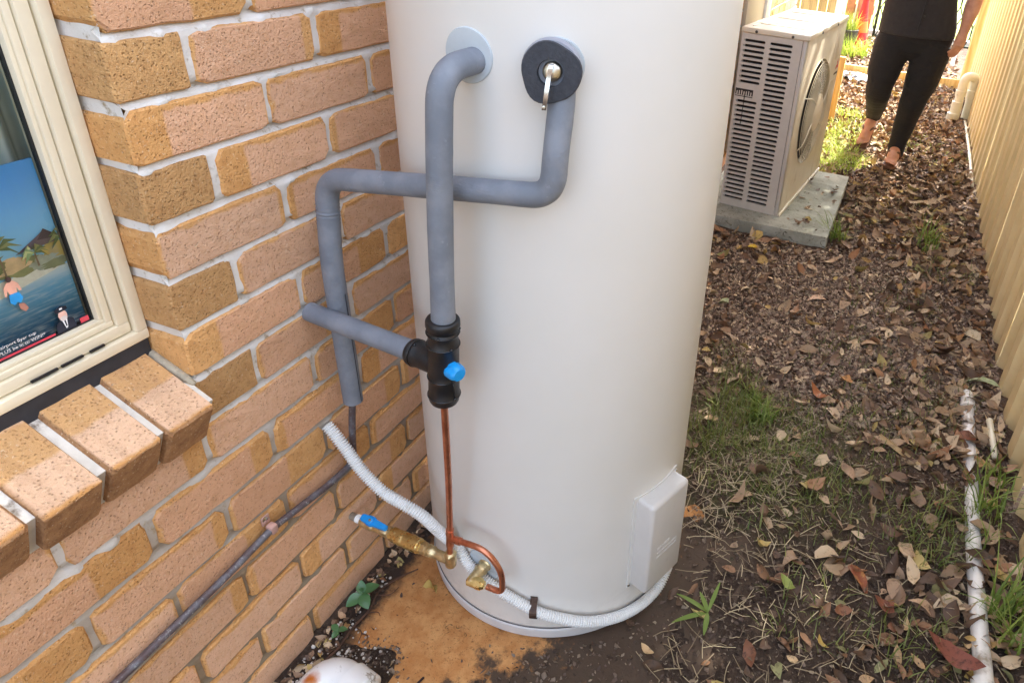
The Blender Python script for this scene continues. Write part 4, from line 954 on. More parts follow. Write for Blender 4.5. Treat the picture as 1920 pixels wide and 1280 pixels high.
t = thing('pvc_elbow', 'white plastic pipe elbow with a rust stain half sunk in pebbles by the bricks', 'pipe', (.120, .036, .024))
bm = bmesh.new(); tube(bm, resample(fillet([(-.030, -.14, -.03), (-.012, .008, .008), (.085, -.012, -.004), (.17, -.05, -.03)], [.06, .03], 10), .008), .040, 26); bmobj('bend', bm, m_rus, t, ang=60)
bm = bmesh.new(); lathe(bm, [(0, .040), (0, .0445), (.045, .0445), (.047, .040)], (.034, -.001, .002), (.99, -.16, -.08), 28); bmobj('socket', bm, m_rus, t, ang=40)
# ------------------------------------------------------------------ person
def loft(bm, secs, seg=28):
    rings = []
    for (cx, cy, cz, rx, ry) in secs:
        rings.append([bm.verts.new((cx+rx*math.copysign(abs(math.cos(2*PI*k/seg))**.85, math.cos(2*PI*k/seg)), cy+ry*math.copysign(abs(math.sin(2*PI*k/seg))**.9, math.sin(2*PI*k/seg)), cz)) for k in range(seg)])
    for i in range(len(rings)-1):
        for k in range(seg): bm.faces.new((rings[i][k], rings[i][(k+1) % seg], rings[i+1][(k+1) % seg], rings[i+1][k]))
    bm.faces.new(rings[0][::-1]); bm.faces.new(rings[-1])
def limb(bm, pts, rads, seg=18):
    P = spline(pts, 6); n = len(pts); R = []
    for i in range(len(P)):
        t_ = i/6; k = min(int(t_), n-2); f_ = t_-k; f_ = f_*f_*(3-2*f_); R.append(rads[k]*(1-f_)+rads[k+1]*f_)
    tube(bm, P, R, seg)
def remesh(name, bm, voxel, mat, parent, sm=4):
    me = bpy.data.meshes.new(name); bmesh.ops.recalc_face_normals(bm, faces=bm.faces); bm.to_mesh(me); bm.free()
    o = bpy.data.objects.new(name, me); COL.objects.link(o)
    m1 = o.modifiers.new('r', 'REMESH'); m1.mode = 'VOXEL'; m1.voxel_size = voxel
    m2 = o.modifiers.new('s', 'SMOOTH'); m2.iterations = sm; m2.factor = .5
    dg = bpy.context.evaluated_depsgraph_get(); new = bpy.data.meshes.new_from_object(o.evaluated_get(dg)); bpy.data.objects.remove(o)
    new.name = name; return link(name, new, mat, parent, True)
def skin_mat():
    m, nt, bs = new_mat('skin')
    tc = node(nt, 'ShaderNodeTexCoord').outputs['Object']
    c = mix(nt, ramp(nt, noise_(nt, tc, 18, 4), .35, .65), srgb(196, 138, 110), srgb(212, 158, 130)); nt.links.new(c, bs.inputs['Base Color'])
    bs.inputs['Roughness'].default_value = .5; bs.inputs['Subsurface Weight'].default_value = .08; bs.inputs['Subsurface Radius'].default_value = (.01, .004, .002); return m
pp = Vector((.98, 4.25, 0))
person = thing('person', 'person in black shirt, black trousers and brown thongs walking along the leafy path', 'person', pp+Vector((0, 0, .030)))
m_skin = skin_mat()
def L_(*a): return Vector(a)-pp
hipL, hipR = L_(1.045, 4.32, .74), L_(.845, 4.32, .74)
kneeL, knR = L_(1.02, 4.265, .405), L_(.808, 4.24, .455)
ankL, ankR = L_(.992, 4.292, .085), L_(.800, 4.60, .215)
waist = L_(.925, 4.32, 1.0)
bm = bmesh.new()
# torso
tors = [(.945, 4.33, .66, .15, .09), (.945, 4.33, .74, .19, .115), (.94, 4.325, .84, .20, .12), (.925, 4.32, .98, .18, .112), (.925, 4.325, 1.10, .172, .115), (.93, 4.33, 1.22, .18, .115), (.935, 4.34, 1.32, .165, .09), (.935, 4.345, 1.38, .10, .07)]
loft(bm, [(*L_(a, b, c), rx, ry) for a, b, c, rx, ry in tors])
limb(bm, [hipL, (hipL+kneeL)/2+Vector((.01, -.01, 0)), kneeL, (kneeL+ankL)/2+Vector((.004, .018, .02)), ankL, ankL+Vector((0, .004, -.05))], [.105, .092, .066, .060, .038, .036])
limb(bm, [hipR, (hipR+knR)/2+Vector((-.01, -.01, 0)), knR, (knR+ankR)/2+Vector((0, .01, -.012)), ankR, ankR+Vector((-.003, .03, -.045))], [.105, .092, .066, .060, .038, .036])
# feet
def foot(bm, heel, toe, upv, s=1):
    f = (toe-heel).normalized(); sd = f.cross(upv).normalized(); up_ = sd.cross(f)
    limb(bm, [heel+up_*.03, heel+f*.06+up_*.045, heel+f*.13+up_*.032, heel+f*.185+up_*.018], [.034, .036, .036, .026])
    limb(bm, [heel+f*.10-sd*.012+up_*.022, heel+f*.17-sd*.012+up_*.016], [.030, .024]); limb(bm, [heel+f*.10+sd*.014+up_*.022, heel+f*.165+sd*.016+up_*.014], [.026, .019])
    for k, (o, l, R) in enumerate([(-.030*s, .232, .0125), (-.010*s, .226, .0095), (.007*s, .218, .0088), (.022*s, .208, .0082), (.035*s, .196, .0080)]):
        a = heel+f*.155+sd*o*.85+up_*.014; limb(bm, [a, a+f*(l-.155)*.6+up_*.004+sd*o*.1, heel+f*l+sd*o+up_*.009], [R*1.1, R, R*.9], 10)
    return f, sd, up_
heelL, toeL = L_(.995, 4.318, .028), L_(.975, 4.10, .022)
heelR, toeR = L_(.800, 4.655, .150), L_(.770, 4.50, .022)
fL = foot(bm, heelL, heelL+(toeL-heelL), Vector((0, 0, 1)), 1); fR = foot(bm, heelR, toeR, Vector((0, -.4, 1)), -1)
# arms
shL, elL, wrL = L_(1.115, 4.345, 1.31), L_(1.225, 4.36, 1.06), L_(1.208, 4.27, .845)
shR, elR, wrR = L_(.755, 4.345, 1.31), L_(.690, 4.36, 1.09), L_(.80, 4.13, 1.19)
limb(bm, [shL+Vector((-.03, 0, .01)), shL+Vector((.02, 0, -.03)), (shL+elL)/2, elL, (elL*.65+wrL*.35)+Vector((.004, 0, 0)), wrL], [.055, .062, .054, .045, .047, .030])
limb(bm, [shR+Vector((.03, 0, .01)), shR+Vector((-.02, 0, -.03)), (shR+elR)/2, elR, (elR*.65+wrR*.35), wrR], [.055, .062, .054, .045, .045, .030])
def hand(bm, wr, dirv, palm_n, s, curl=.35):
    f = dirv.normalized(); nn = (palm_n-f*palm_n.dot(f)).normalized(); sd = f.cross(nn)*s
    limb(bm, [wr, wr+f*.03, wr+f*.085], [.029, .033, .030], 14); limb(bm, [wr+f*.03+sd*.018, wr+f*.09+sd*.026], [.020, .014], 12); limb(bm, [wr+f*.03-sd*.018, wr+f*.085-sd*.028], [.020, .013], 12)
    for o, l, R in ((.030, .072, .0095), (.010, .082, .0098), (-.010, .075, .0092), (-.029, .058, .0082)):
        a = wr+f*.085+sd*o; b = a+f*l*.45+nn*l*curl*.35; c_ = b+(f*(1-curl)+nn*curl*1.2).normalized()*l*.32; e = c_+(f*(1-curl*1.8)+nn*curl*2).normalized()*l*.25
        limb(bm, [a-f*.015, a, b, c_, e], [R*1.15, R*1.1, R, R*.95, R*.8], 10)
    a = wr+f*.025+sd*.026; limb(bm, [a, a+f*.028+sd*.022+nn*.008, a+f*.058+sd*.026+nn*.016, a+f*.078+sd*.020+nn*.022], [.017, .014, .0115, .009], 10)
hand(bm, wrL, Vector((-.16, -.25, -1)), Vector((-.6, .55, 0)), 1, .38)
hand(bm, wrR, Vector((.6, -.3, .5)), Vector((.2, .8, -.2)), -1, .5)
# neck and head
hc_ = L_(.93, 4.30, 1.515)
limb(bm, [L_(.935, 4.345, 1.34), L_(.933, 4.335, 1.40), L_(.93, 4.32, 1.46)], [.062, .055, .055])
loft(bm, [(*(hc_+Vector((0, dy, dz))), rx, ry) for dy, dz, rx, ry in [(-.035, -.105, .022, .02), (-.022, -.092, .045, .05), (-.010, -.06, .062, .075), (0, -.02, .070, .088), (.004, .03, .074, .094), (.008, .07, .066, .084), (.010, .095, .042, .055), (.01, .106, .015, .02)]], 24)
limb(bm, [hc_+Vector((0, -.088, .012)), hc_+Vector((0, -.102, -.018)), hc_+Vector((0, -.094, -.028))], [.008, .0125, .010], 10)
for sx_ in (-1, 1):
    limb(bm, [hc_+Vector((sx_*.072, .012, .02)), hc_+Vector((sx_*.078, .018, -.005)), hc_+Vector((sx_*.072, .012, -.035))], [.012, .014, .008], 10)
limb(bm, [hc_+Vector((-.020, -.086, -.058)), hc_+Vector((0, -.093, -.058)), hc_+Vector((.020, -.086, -.058))], [.004, .0075, .004], 8)
body = remesh('body', bm, .0062, m_skin, person, 3)
bm = bmesh.new()
for sx_ in (-1, 1): bmesh.ops.create_uvsphere(bm, u_segments=12, v_segments=8, radius=.0105, matrix=Matrix.Translation(hc_+Vector((sx_*.030, -.083, .012))))
bmobj('eyes', bm, simple('eye_dark', (.05, .03, .02, 1), .2), person, True)
bm = bmesh.new()
loft(bm, [(*(hc_+Vector((0, .028, dz))), rx, ry) for dz, rx, ry in [(-.10, .060, .05), (-.04, .082, .078), (.03, .084, .088), (.075, .074, .084), (.105, .045, .056), (.118, .012, .015)]], 24)
remesh('hair', bm, .009, simple('brown_hair', srgb(70, 48, 34), .5, 0, 60, .3, 200, .5), person, 2)
# clothes
m_blk2, nt, bs = new_mat('black_cloth')
tc = node(nt, 'ShaderNodeTexCoord').outputs['Object']
c = mix(nt, noise_(nt, tc, 30, 4), srgb(20, 18, 19), srgb(31, 27, 28)); nt.links.new(c, bs.inputs['Base Color']); bs.inputs['Roughness'].default_value = .85
bs.inputs['Sheen Weight'].default_value = .05
b1 = bump(nt, bs, noise_(nt, node(nt, 'ShaderNodeMapping', Vector=tc, Scale=(9, 9, 26)).outputs[0], 1.2, 4, .55, .8), .5, .02)
bump(nt, bs, noise_(nt, tc, 500, 2), .15, .0006, b1)
bm = bmesh.new()
loft(bm, [(*L_(a, b, c), rx, ry) for a, b, c, rx, ry in [(.95, 4.33, .645, .13, .09), (.948, 4.33, .70, .205, .128), (.945, 4.33, .78, .222, .138), (.94, 4.325, .86, .215, .134), (.932, 4.32, .92, .20, .125)]])
limb(bm, [hipL+Vector((.012, 0, 0)), (hipL+kneeL)/2+Vector((.016, -.01, 0)), kneeL+Vector((.004, -.004, 0)), (kneeL+ankL)/2+Vector((.004, .012, .02)), ankL+Vector((.003, 0, .03)), ankL+Vector((.003, -.006, -.052))], [.122, .106, .083, .070, .056, .054])
limb(bm, [hipR+Vector((-.012, 0, 0)), (hipR+knR)/2+Vector((-.016, -.01, 0)), knR+Vector((-.004, -.006, 0)), (knR+ankR)/2+Vector((0, .006, -.012)), ankR+Vector((.0, -.01, .01)), ankR+Vector((-.002, .022, -.034))], [.122, .106, .082, .070, .058, .054])
remesh('trousers', bm, .009, m_blk2, person, 3)
bm = bmesh.new()
sh = [(.945, 4.33, .79, .228, .146), (.944, 4.33, .86, .226, .145), (.936, 4.325, .93, .216, .138), (.926, 4.32, 1.02, .206, .135), (.925, 4.322, 1.12, .204, .140), (.93, 4.33, 1.22, .205, .136), (.935, 4.34, 1.31, .195, .105), (.935, 4.345, 1.375, .11, .078)]
loft(bm, [(*L_(a, b, c), rx, ry) for a, b, c, rx, ry in sh])
limb(bm, [shL+Vector((-.04, 0, .01)), shL+Vector((.02, 0, -.03)), shL.lerp(elL, .62)], [.068, .078, .072]); limb(bm, [shR+Vector((.04, 0, .01)), shR+Vector((-.02, 0, -.03)), shR.lerp(elR, .62)], [.068, .078, .072])
m_shirt = m_blk2.copy(); m_shirt.name = 'charcoal_cloth'
for n_ in m_shirt.node_tree.nodes:
    if n_.type == 'MIX': n_.inputs[6].default_value = srgb(36, 34, 37); n_.inputs[7].default_value = srgb(52, 49, 52)
remesh('shirt', bm, .009, m_shirt, person, 2)
bm = bmesh.new(); q = [L_(.946, 4.187, .80), L_(.955, 4.182, .90), L_(.960, 4.184, 1.0), L_(.960, 4.180, 1.12), L_(.955, 4.192, 1.22)]
P = spline(q, 5); tube(bm, P, .0045, 8); bmobj('shirt_placket', bm, m_shirt, person, True)
bm = bmesh.new()
for p_ in (q[1], q[2], q[3]): bmesh.ops.create_uvsphere(bm, u_segments=10, v_segments=6, radius=.006, matrix=Matrix.Translation(p_+Vector((.014, -.002, .02))))
bmobj('buttons', bm, simple('black_button', (.02, .02, .02, 1), .3), person, True)
m_thong = simple('brown_thong', srgb(104, 70, 50), .6, 0, 60, .2)
for (heel, (f, sd, up_)) in ((heelL, fL), (heelR, fR)):
    sole = bmesh.new(); out_ = []
    pr_ = [(-.025, .030), (-.02, .036), (.03, .038), (.08, .036), (.14, .044), (.20, .044), (.232, .030), (.242, .012)]
    lo_ = [heel+f*a+sd*b-up_*.012 for a, b in pr_]+[heel+f*a-sd*b-up_*.012 for a, b in pr_[::-1]]
    A = [sole.verts.new(p_-up_*.010) for p_ in lo_]; B = [sole.verts.new(p_+up_*.006) for p_ in lo_]; n = len(A)
    sole.faces.new(A[::-1]); sole.faces.new(B)
    for k in range(n): sole.faces.new((A[k], A[(k+1) % n], B[(k+1) % n], B[k]))
    so_ = bmobj('thong', sole, m_thong, person, ang=40)
    bm = bmesh.new(); top = heel+f*.165+up_*.040
    for sg_ in (-1, 1): tube(bm, spline([heel+f*.185+up_*.020, top, heel+f*.11+sd*sg_*.030+up_*.052, heel+f*.06+sd*sg_*.044], 5), .009, 8)
    bmobj('strap', bm, m_thong, so_, True)
# ------------------------------------------------------------------ background
m_lawn = simple('lawn_green', srgb(150, 170, 80), .9, 0, 3, .2, 60, .5, .02)
tag(pyobj('lawn', [(-30, 10.1, .012), (30, 10.1, .012), (30, 80, .012), (-30, 80, .012)], [(0, 1, 2, 3)], m_lawn), kind='structure')
m_kerb = simple('pale_kerb', srgb(206, 200, 188), .85, 0, 12, .1, 60, .3, .002)
bm = bmesh.new(); box(bm, (.2, 9.95, -.1), (4, 10.10, .06), .01); tag(bmobj('kerb', bm, m_kerb, None, ang=40), kind='structure')
m_pal, nt, bs = new_mat('weathered_paling')
tc = node(nt, 'ShaderNodeTexCoord').outputs['Object']; oi = node(nt, 'ShaderNodeObjectInfo').outputs['Random']
w_ = node(nt, 'ShaderNodeTexNoise', Vector=node(nt, 'ShaderNodeMapping', Vector=tc, Scale=(50, 50, 3)).outputs[0], Scale=1., Detail=4.).outputs[0]
c = mix(nt, oi, srgb(206, 184, 128), srgb(184, 158, 104)); c = mix(nt, ramp(nt, w_, .4, .7), c, srgb(160, 132, 90)); nt.links.new(c, bs.inputs['Base Color']); bs.inputs['Roughness'].default_value = .8
bm = bmesh.new(); box(bm, (-1.4, 8.06, .35), (.06, 8.10, .43)); pf = tag(bmobj('paling_fence', bm, m_pal), 'pale timber paling fence across the end of the house behind the air conditioner', 'fence')
me = None; rg = random.Random(3)
bm = bmesh.new(); box(bm, (-.045, -.009, -.05), (.045, .009, 1.5), .002); me = bpy.data.meshes.new('paling'); bm.to_mesh(me); bm.free(); me.materials.append(m_pal)
for k in range(15):
    o = bpy.data.objects.new('paling', me); COL.objects.link(o); o.parent = pf; o.location = (-1.36+.098*k, 8.05+(.012 if k % 2 else 0), rg.uniform(-.02, .02)); o.rotation_euler = (0, rg.uniform(-.01, .01), 0)
bm = bmesh.new(); box(bm, (.065, 7.98, -.1), (.115, 8.03, 1.6), .003); tag(bmobj('white_upright', bm, bpy.data.materials['white_paint'], None, ang=40), 'white square upright at the end of the paling fence', 'post')
m_pk = simple('pink_brown_timber', srgb(186, 138, 108), .8, 0, 14, .15, 70, .3, .002)
bs_ = tag(pyobj('board_screen', [(.12, 8.64, .4), (.44, 8.64, .4), (.44, 8.64, .5), (.12, 8.64, .5), (.12, 8.66, .4), (.44, 8.66, .4), (.44, 8.66, .5), (.12, 8.66, .5)], [(0, 1, 2, 3), (7, 6, 5, 4), (0, 4, 5, 1), (3, 2, 6, 7)], m_pk), 'pinkish brown timber board screen between the white upright and the wire gate', 'screen')
for k in range(3):
    bm = bmesh.new(); box(bm, (.125+.105*k, 8.60, -.05), (.22+.105*k, 8.635, 1.4), .003); bmobj('board', bm, m_pk, bs_, ang=40)
bm = bmesh.new(); box(bm, (.232, 8.585, -.05), (.25, 8.60, 1.4)); bmobj('white_strip', bm, bpy.data.materials['white_paint'], bs_)
# traffic cone
t = thing('traffic_cone', 'bright red traffic cone behind the potted grass at the far end of the path', 'traffic cone', (.345, 8.45, .02))
bm = bmesh.new(); lathe(bm, [(.03, .115), (.45, .045), (.66, .022), (.665, 0)], (0, 0, 0), (0, 0, 1), 24); bmobj('cone_body', bm, simple('cone_red', srgb(226, 40, 38), .5), t, ang=40)
bm = bmesh.new(); box(bm, (-.15, -.15, 0), (.15, .15, .03), .012); bmobj('cone_base', bm, simple('cone_orange', srgb(226, 90, 60), .5), t, ang=40)
bm = bmesh.new(); lathe(bm, [(.21, .0865), (.33, .0665)], (0, 0, 0), (0, 0, 1), 24); bmobj('cone_band', bm, simple('cone_band_orange', srgb(244, 140, 60), .5), t, ang=40)
# leaf blades
GT = lambda x, y: max(gh(x, y), -.003)
def blades(name, spots, mat, seed, n_def=40, kind=None, parent=None):
    rg = random.Random(seed); V, F = [], []
    for (cx, cy, rad, n, h, w) in spots:
        for _ in range(n):
            rr = rad*math.sqrt(rg.random()); a = rg.uniform(0, 2*PI); x, y = cx+rr*math.cos(a), cy+rr*math.sin(a)
            z = gh(x, y)-.004 if y < 9.6 else .012
            hd = rg.uniform(0, 2*PI); lean = rg.uniform(.15, 1.15); H = h*rg.uniform(.45, 1.2); ww = w*rg.uniform(.6, 1.2)
            dx, dy = math.cos(hd), math.sin(hd); px, py = -dy, dx; b0 = len(V); K = 4
            for i in range(K+1):
                t_ = i/K; out = H*lean*t_*t_; up_ = H*t_*(1-.45*lean*t_*t_*.6); wd = ww*(1-t_**1.6)*.5+.0002
                V.append((x+dx*out-px*wd, y+dy*out-py*wd, z+up_)); V.append((x+dx*out+px*wd, y+dy*out+py*wd, z+up_))
            for i in range(K): F.append((b0+2*i, b0+2*i+1, b0+2*i+3, b0+2*i+2))
    o = pyobj(name, V, F, mat, parent, True)
    if kind: o['kind'] = kind
    return o
def green_mat(name, a, b, tr=.25):
    m, nt, bs = new_mat(name)
    g = node(nt, 'ShaderNodeNewGeometry').outputs['Random Per Island']; c = mix(nt, g, srgb(*a), srgb(*b))
    nt.links.new(c, bs.inputs['Base Color']); bs.inputs['Roughness'].default_value = .55
    out = nt.nodes['Material Output']; tl = node(nt, 'ShaderNodeBsdfTranslucent', Color=c); ms = node(nt, 'ShaderNodeMixShader', _0=tr, _1=bs.outputs[0], _2=tl.outputs[0])
    nt.links.new(ms.outputs[0], out.inputs['Surface']); return m
m_gr = green_mat('grass_green', (96, 124, 46), (150, 164, 80)); m_gd = green_mat('grass_dull', (92, 112, 46), (146, 146, 84)); m_gl = green_mat('grass_sunny', (150, 176, 62), (196, 206, 96))
t = thing('potted_grass', 'black pot of pale grassy leaves standing in front of the red cone', 'pot plant', (.20, 8.25, .01))
bm = bmesh.new(); lathe(bm, [(0, .11), (.004, .115), (.26, .145), (.265, .135), (.22, .13), (.215, 0)], (0, 0, 0), (0, 0, 1), 28); bmobj('pot', bm, simple('black_pot', srgb(58, 54, 50), .6), t, ang=40)
o = blades('grass_leaves', [(0, 0, .12, 150, .28, .012)], m_gl, 4, parent=t); o.location = (0, 0, .20)
tag(blades('grass_clump', [(.30, 8.0, .20, 260, .24, .012)], m_gl, 6), 'bright green grass clump growing in the mulch bed in front of the pot', 'plant')
# wire gate
m_wire = simple('dark_wire', srgb(70, 74, 62), .5, .5)
bm = bmesh.new()
for k in range(14):
    x0 = .46+.10*k
    for ph_ in (0, PI): tube(bm, [(x0+.055*math.sin(ph_+i*PI/7), 9.7, .03+.05*i) for i in range(28)], .0075, 6, False)
for z in (.03, 1.38): tube(bm, [(.44, 9.7, z), (1.9, 9.7, z)], .016, 8)
for x in (.44, 1.9): tube(bm, [(x, 9.7, -.05), (x, 9.7, 1.4)], .018, 8)
tag(bmobj('wire_gate', bm, m_wire, None, True), 'dark wire gate of looping strands with bright lawn behind it', 'gate')
# black and white plastic on the ground
rg = random.Random(8); V = []
for j in range(17):
    for i in range(25):
        x, y = .27+.36*i/24, 6.62+.34*j/16
        V.append((x+.02*nz(x, y, 1, 9), y+.02*nz(x, y, 2, 9), gh(x, y)+.012+.07*abs(nz(x, y, 3, 7))+.02*abs(nz(x, y, 6, 22))))
m_pl, nt, bs = new_mat('plastic_sheet')
tc = node(nt, 'ShaderNodeTexCoord').outputs['Object']; sx = node(nt, 'ShaderNodeSeparateXYZ', Vector=tc).outputs
e = math_(nt, 'ADD', math_(nt, 'SUBTRACT', sx['X'], math_(nt, 'MULTIPLY', sx['Y'], -.35)), math_(nt, 'MULTIPLY', noise_(nt, tc, 9, 3), .25))
c = mix(nt, ramp(nt, e, 3.00, 3.03), srgb(32, 34, 40), srgb(206, 208, 214)); nt.links.new(c, bs.inputs['Base Color']); bs.inputs['Roughness'].default_value = .4
tag(pyobj('plastic_sheet', V, [(j*25+i, j*25+i+1, (j+1)*25+i+1, (j+1)*25+i) for j in range(16) for i in range(24)], m_pl, None, True), 'crumpled black and white plastic sheet lying before the pine edging board', 'plastic sheet')
# beige panel and white trim on the house wall behind the air conditioner
bm = bmesh.new(); box(bm, (-.02, 3.62, .1), (.020, 4.12, 2.1), .003); bmobj('beige_panel', bm, simple('beige_panel_paint', srgb(206, 186, 156), .5), house, ang=40)
bm = bmesh.new(); box(bm, (-.02, 4.123, .1), (.035, 4.27, 2.1), .003); bmobj('white_trim', bm, bpy.data.materials['white_paint'], house, ang=40)
# ------------------------------------------------------------------ leaf litter
LC = {'tan': ((178, 144, 104), (208, 176, 130)), 'brown': ((126, 92, 66), (156, 118, 86)), 'dark': ((86, 66, 50), (112, 88, 70)), 'russet': ((120, 78, 56), (150, 104, 76)), 'yellow': ((190, 160, 84), (206, 184, 116)), 'olive': ((120, 116, 74), (148, 146, 100))}
def leaf_mat(name, a, b, spots=None):
    m, nt, bs = new_mat(name)
    tc = node(nt, 'ShaderNodeTexCoord').outputs['Object']; oi = node(nt, 'ShaderNodeObjectInfo').outputs['Random']; g = node(nt, 'ShaderNodeNewGeometry')
    c = mix(nt, math_(nt, 'FRACT', math_(nt, 'ADD', oi, g.outputs['Random Per Island'])), srgb(*a), srgb(*b))
    d2 = spots or tuple(x*.62 for x in a)
    c = mix(nt, ramp(nt, noise_(nt, tc, 70, 5, .7), .5, .72), c, srgb(*d2))
    nt.links.new(c, bs.inputs['Base Color']); bs.inputs['Roughness'].default_value = .6; bs.inputs['Specular IOR Level'].default_value = .35
    bump(nt, bs, noise_(nt, tc, 160, 3), .4, .002); return m
LM = {k: leaf_mat(k+'_leaf', *v_) for k, v_ in LC.items()}
KEYS = list(LC)
m_lit, nt, bs = new_mat('leaf_litter')
g = node(nt, 'ShaderNodeNewGeometry').outputs['Random Per Island']; tc = node(nt, 'ShaderNodeTexCoord').outputs['Object']
cr = node(nt, 'ShaderNodeValToRGB', _0=g); cr.color_ramp.interpolation = 'LINEAR'; e = cr.color_ramp.elements
stops = [(0, (78, 58, 44)), (.22, (116, 88, 66)), (.42, (150, 122, 96)), (.60, (182, 154, 120)), (.78, (214, 190, 154)), (.91, (160, 112, 76)), (.96, (204, 174, 104)), (1, (140, 134, 84))]
e[0].position, e[0].color = stops[0][0], srgb(*stops[0][1]); e[1].position, e[1].color = stops[-1][0], srgb(*stops[-1][1])
for p_, c_ in stops[1:-1]: q = e.new(p_); q.color = srgb(*c_)
c = mix(nt, ramp(nt, noise_(nt, tc, 60, 4, .7), .52, .74), cr.outputs[0], srgb(74, 56, 44)); nt.links.new(c, bs.inputs['Base Color']); bs.inputs['Roughness'].default_value = .62
bump(nt, bs, noise_(nt, tc, 150, 3), .3, .002)
def leaf_data(rg, L, Wd, K=6):
    V, F = [], []; curl = rg.uniform(-1.3, 2.3); fold = rg.uniform(.05, 1.0); tw = rg.uniform(-1.2, 1.2); sw = rg.uniform(-.25, .25); pk = rg.uniform(.38, .58)
    cut = rg.uniform(.55, .85) if rg.random() < .3 else 1
    for i in range(K+1):
        t_ = i/K*cut; s_ = (t_-.5)*L; w = Wd*.5*(math.sin(PI*min(1, t_**(math.log(.5)/math.log(pk))))**.8)+.0006
        z = curl*L*((t_-.5)**2)*.9; a = tw*(t_-.5); y = sw*L*(t_-.5)**2
        for sd in (-1, 0, 1):
            ww = w*sd*rg.uniform(.88, 1.1); zz = abs(ww)*fold+rg.uniform(-.05, .05)*w
            V.append((s_, y+ww*math.cos(a)-zz*math.sin(a)*(sd != 0), z+ww*math.sin(a)+zz*math.cos(a)))
    for i in range(K):
        for k in range(2): F.append((3*i+k, 3*i+k+1, 3*i+4+k, 3*i+3+k))
    return V, F
rg = random.Random(21)
LV = {k: [] for k in KEYS}
for k in KEYS:
    for _ in range(6):
        V, F = leaf_data(rg, .062, rg.uniform(.022, .034)); me = bpy.data.meshes.new('fallen_leaf'); me.from_pydata(V, [], F); me.update(); me.materials.append(LM[k])
        for p_ in me.polygons: p_.use_smooth = True
        LV[k].append(me)
def on_slab(x, y): return (x < .78 and 2.66 < y < 3.70)
def tank_in(x, y, m=.0): return (x-TC.x)**2+(y-TC.y)**2 < (TR+m)**2
def dens(x, y):
    if tank_in(x, y, .02) or x < .05 or x > 1.50 or on_slab(x, y): return 0
    if math.hypot((x-.985)/.07, (y-4.20)/.17) < 1 or math.hypot((x-.785)/.07, (y-4.53)/.12) < 1: return 0
    if y < 1.3: d_ = .15 if x > .85 else (.05 if x > .62 else (.02 if y > .3 else 0)); d_ += .28*max(0, (x-1.12)/.35)
    elif y < 2.7: d_ = .10+.62*max(0, min(1, (x-1.02)/.28))+(.10 if x < .6 else 0)
    else: d_ = .85
    d_ *= .55+.9*max(0, .5+nz(x, y, 5, 2.6)); return d_
m_names = {'tan': 'dry tan', 'brown': 'mid brown', 'dark': 'dark rotting', 'russet': 'russet', 'yellow': 'yellowed', 'olive': 'dull olive'}
def where(x, y):
    if y < .8: return 'beside the near end of the white pipe' if x > 1.15 else 'on the dark soil before the tank cover box'
    if y < 1.4: return 'beside the middle of the white pipe' if x > 1.15 else ('on the soil right beside the tank' if x < .8 else 'on the weedy soil between tank and white pipe')
    if x > 1.25: return 'along the fence foot past the white pipe'
    return 'on the mulch behind the tank' if x < .72 else 'in the middle of the path before the slab'
cand = []
while len(cand) < 8600:
    y = .25+6.7*(rg.random()**1.25); x = rg.uniform(.1, 1.49)
    if rg.random() < dens(x, y): cand.append((x, y))
cand.sort(key=lambda p_: (p_[0]-.93)**2+(p_[1]+.62)**2)
def put(o, x, y, s, tilt=.5, dz=.004, yaw_=None):
    o.location = (x, y, GT(x, y)+dz); o.rotation_euler = (rg.gauss(0, tilt*.6), rg.gauss(0, tilt*.45), rg.uniform(0, 2*PI) if yaw_ is None else yaw_); o.scale = (s, s*rg.uniform(.85, 1.15), s)
NI = 284
wts = lambda x, y: [.14, .34, .36, .06, .03, .07] if y < 1.4 else [.44, .34, .14, .02, .03, .03]
for (x, y) in cand[:NI]:
    k = rg.choices(KEYS, wts(x, y))[0]
    o = bpy.data.objects.new('fallen_leaf', rg.choice(LV[k])); COL.objects.link(o); sc = rg.uniform(.42, .95) if y < 1.4 else rg.uniform(.6, 1.15)
    tag(o, '%s %s fallen leaf %s' % ('small' if sc < .62 else ('medium' if sc < .85 else 'large'), m_names[k], where(x, y)), 'leaf', 'fallen leaves on the path')
    put(o, x, y, sc, .75)
V, F = [], []
def add_leaf(x, y, z, L, Wd, tilt, K=4):
    v_, f_ = leaf_data(rg, L, Wd, K); R = Quaternion((0, 0, 1), rg.uniform(0, 2*PI)) @ Quaternion((1, 0, 0), rg.gauss(0, tilt)) @ Quaternion((0, 1, 0), rg.gauss(0, tilt*.8)); b0 = len(V)
    for p_ in v_: q = R @ Vector(p_); V.append((q.x+x, q.y+y, q.z+z))
    for q in f_: F.append(tuple(i+b0 for i in q))
for (x, y) in cand[NI:]:
    L = .03+.06*rg.random()**1.6; add_leaf(x, y, gh(x, y)+rg.uniform(.003, .018), L, L*rg.uniform(.34, .58), .55)
for _ in range(1500):      # mulch bed behind the edging
    x, y = rg.uniform(.1, 1.45), rg.uniform(7.07, 9.6); L = rg.uniform(.05, .09); add_leaf(x, y, gh(x, y)+rg.uniform(.004, .02), L, L*.5, .4, 3)
for _ in range(26): x, y = rg.uniform(.52, .74), rg.uniform(2.74, 3.6); L = rg.uniform(.02, .06); add_leaf(x, y, .066, L, L*.4, .2, 3)
for _ in range(150): y = rg.uniform(-.1, .5); x = rg.uniform(.012, .06); L = rg.uniform(.01, .03); add_leaf(x, y, gh(x, y)+.003, L, L*.5, .4, 3)
tag(pyobj('leaf_litter', V, F, m_lit, None, True), kind='stuff')
V, F = [], []
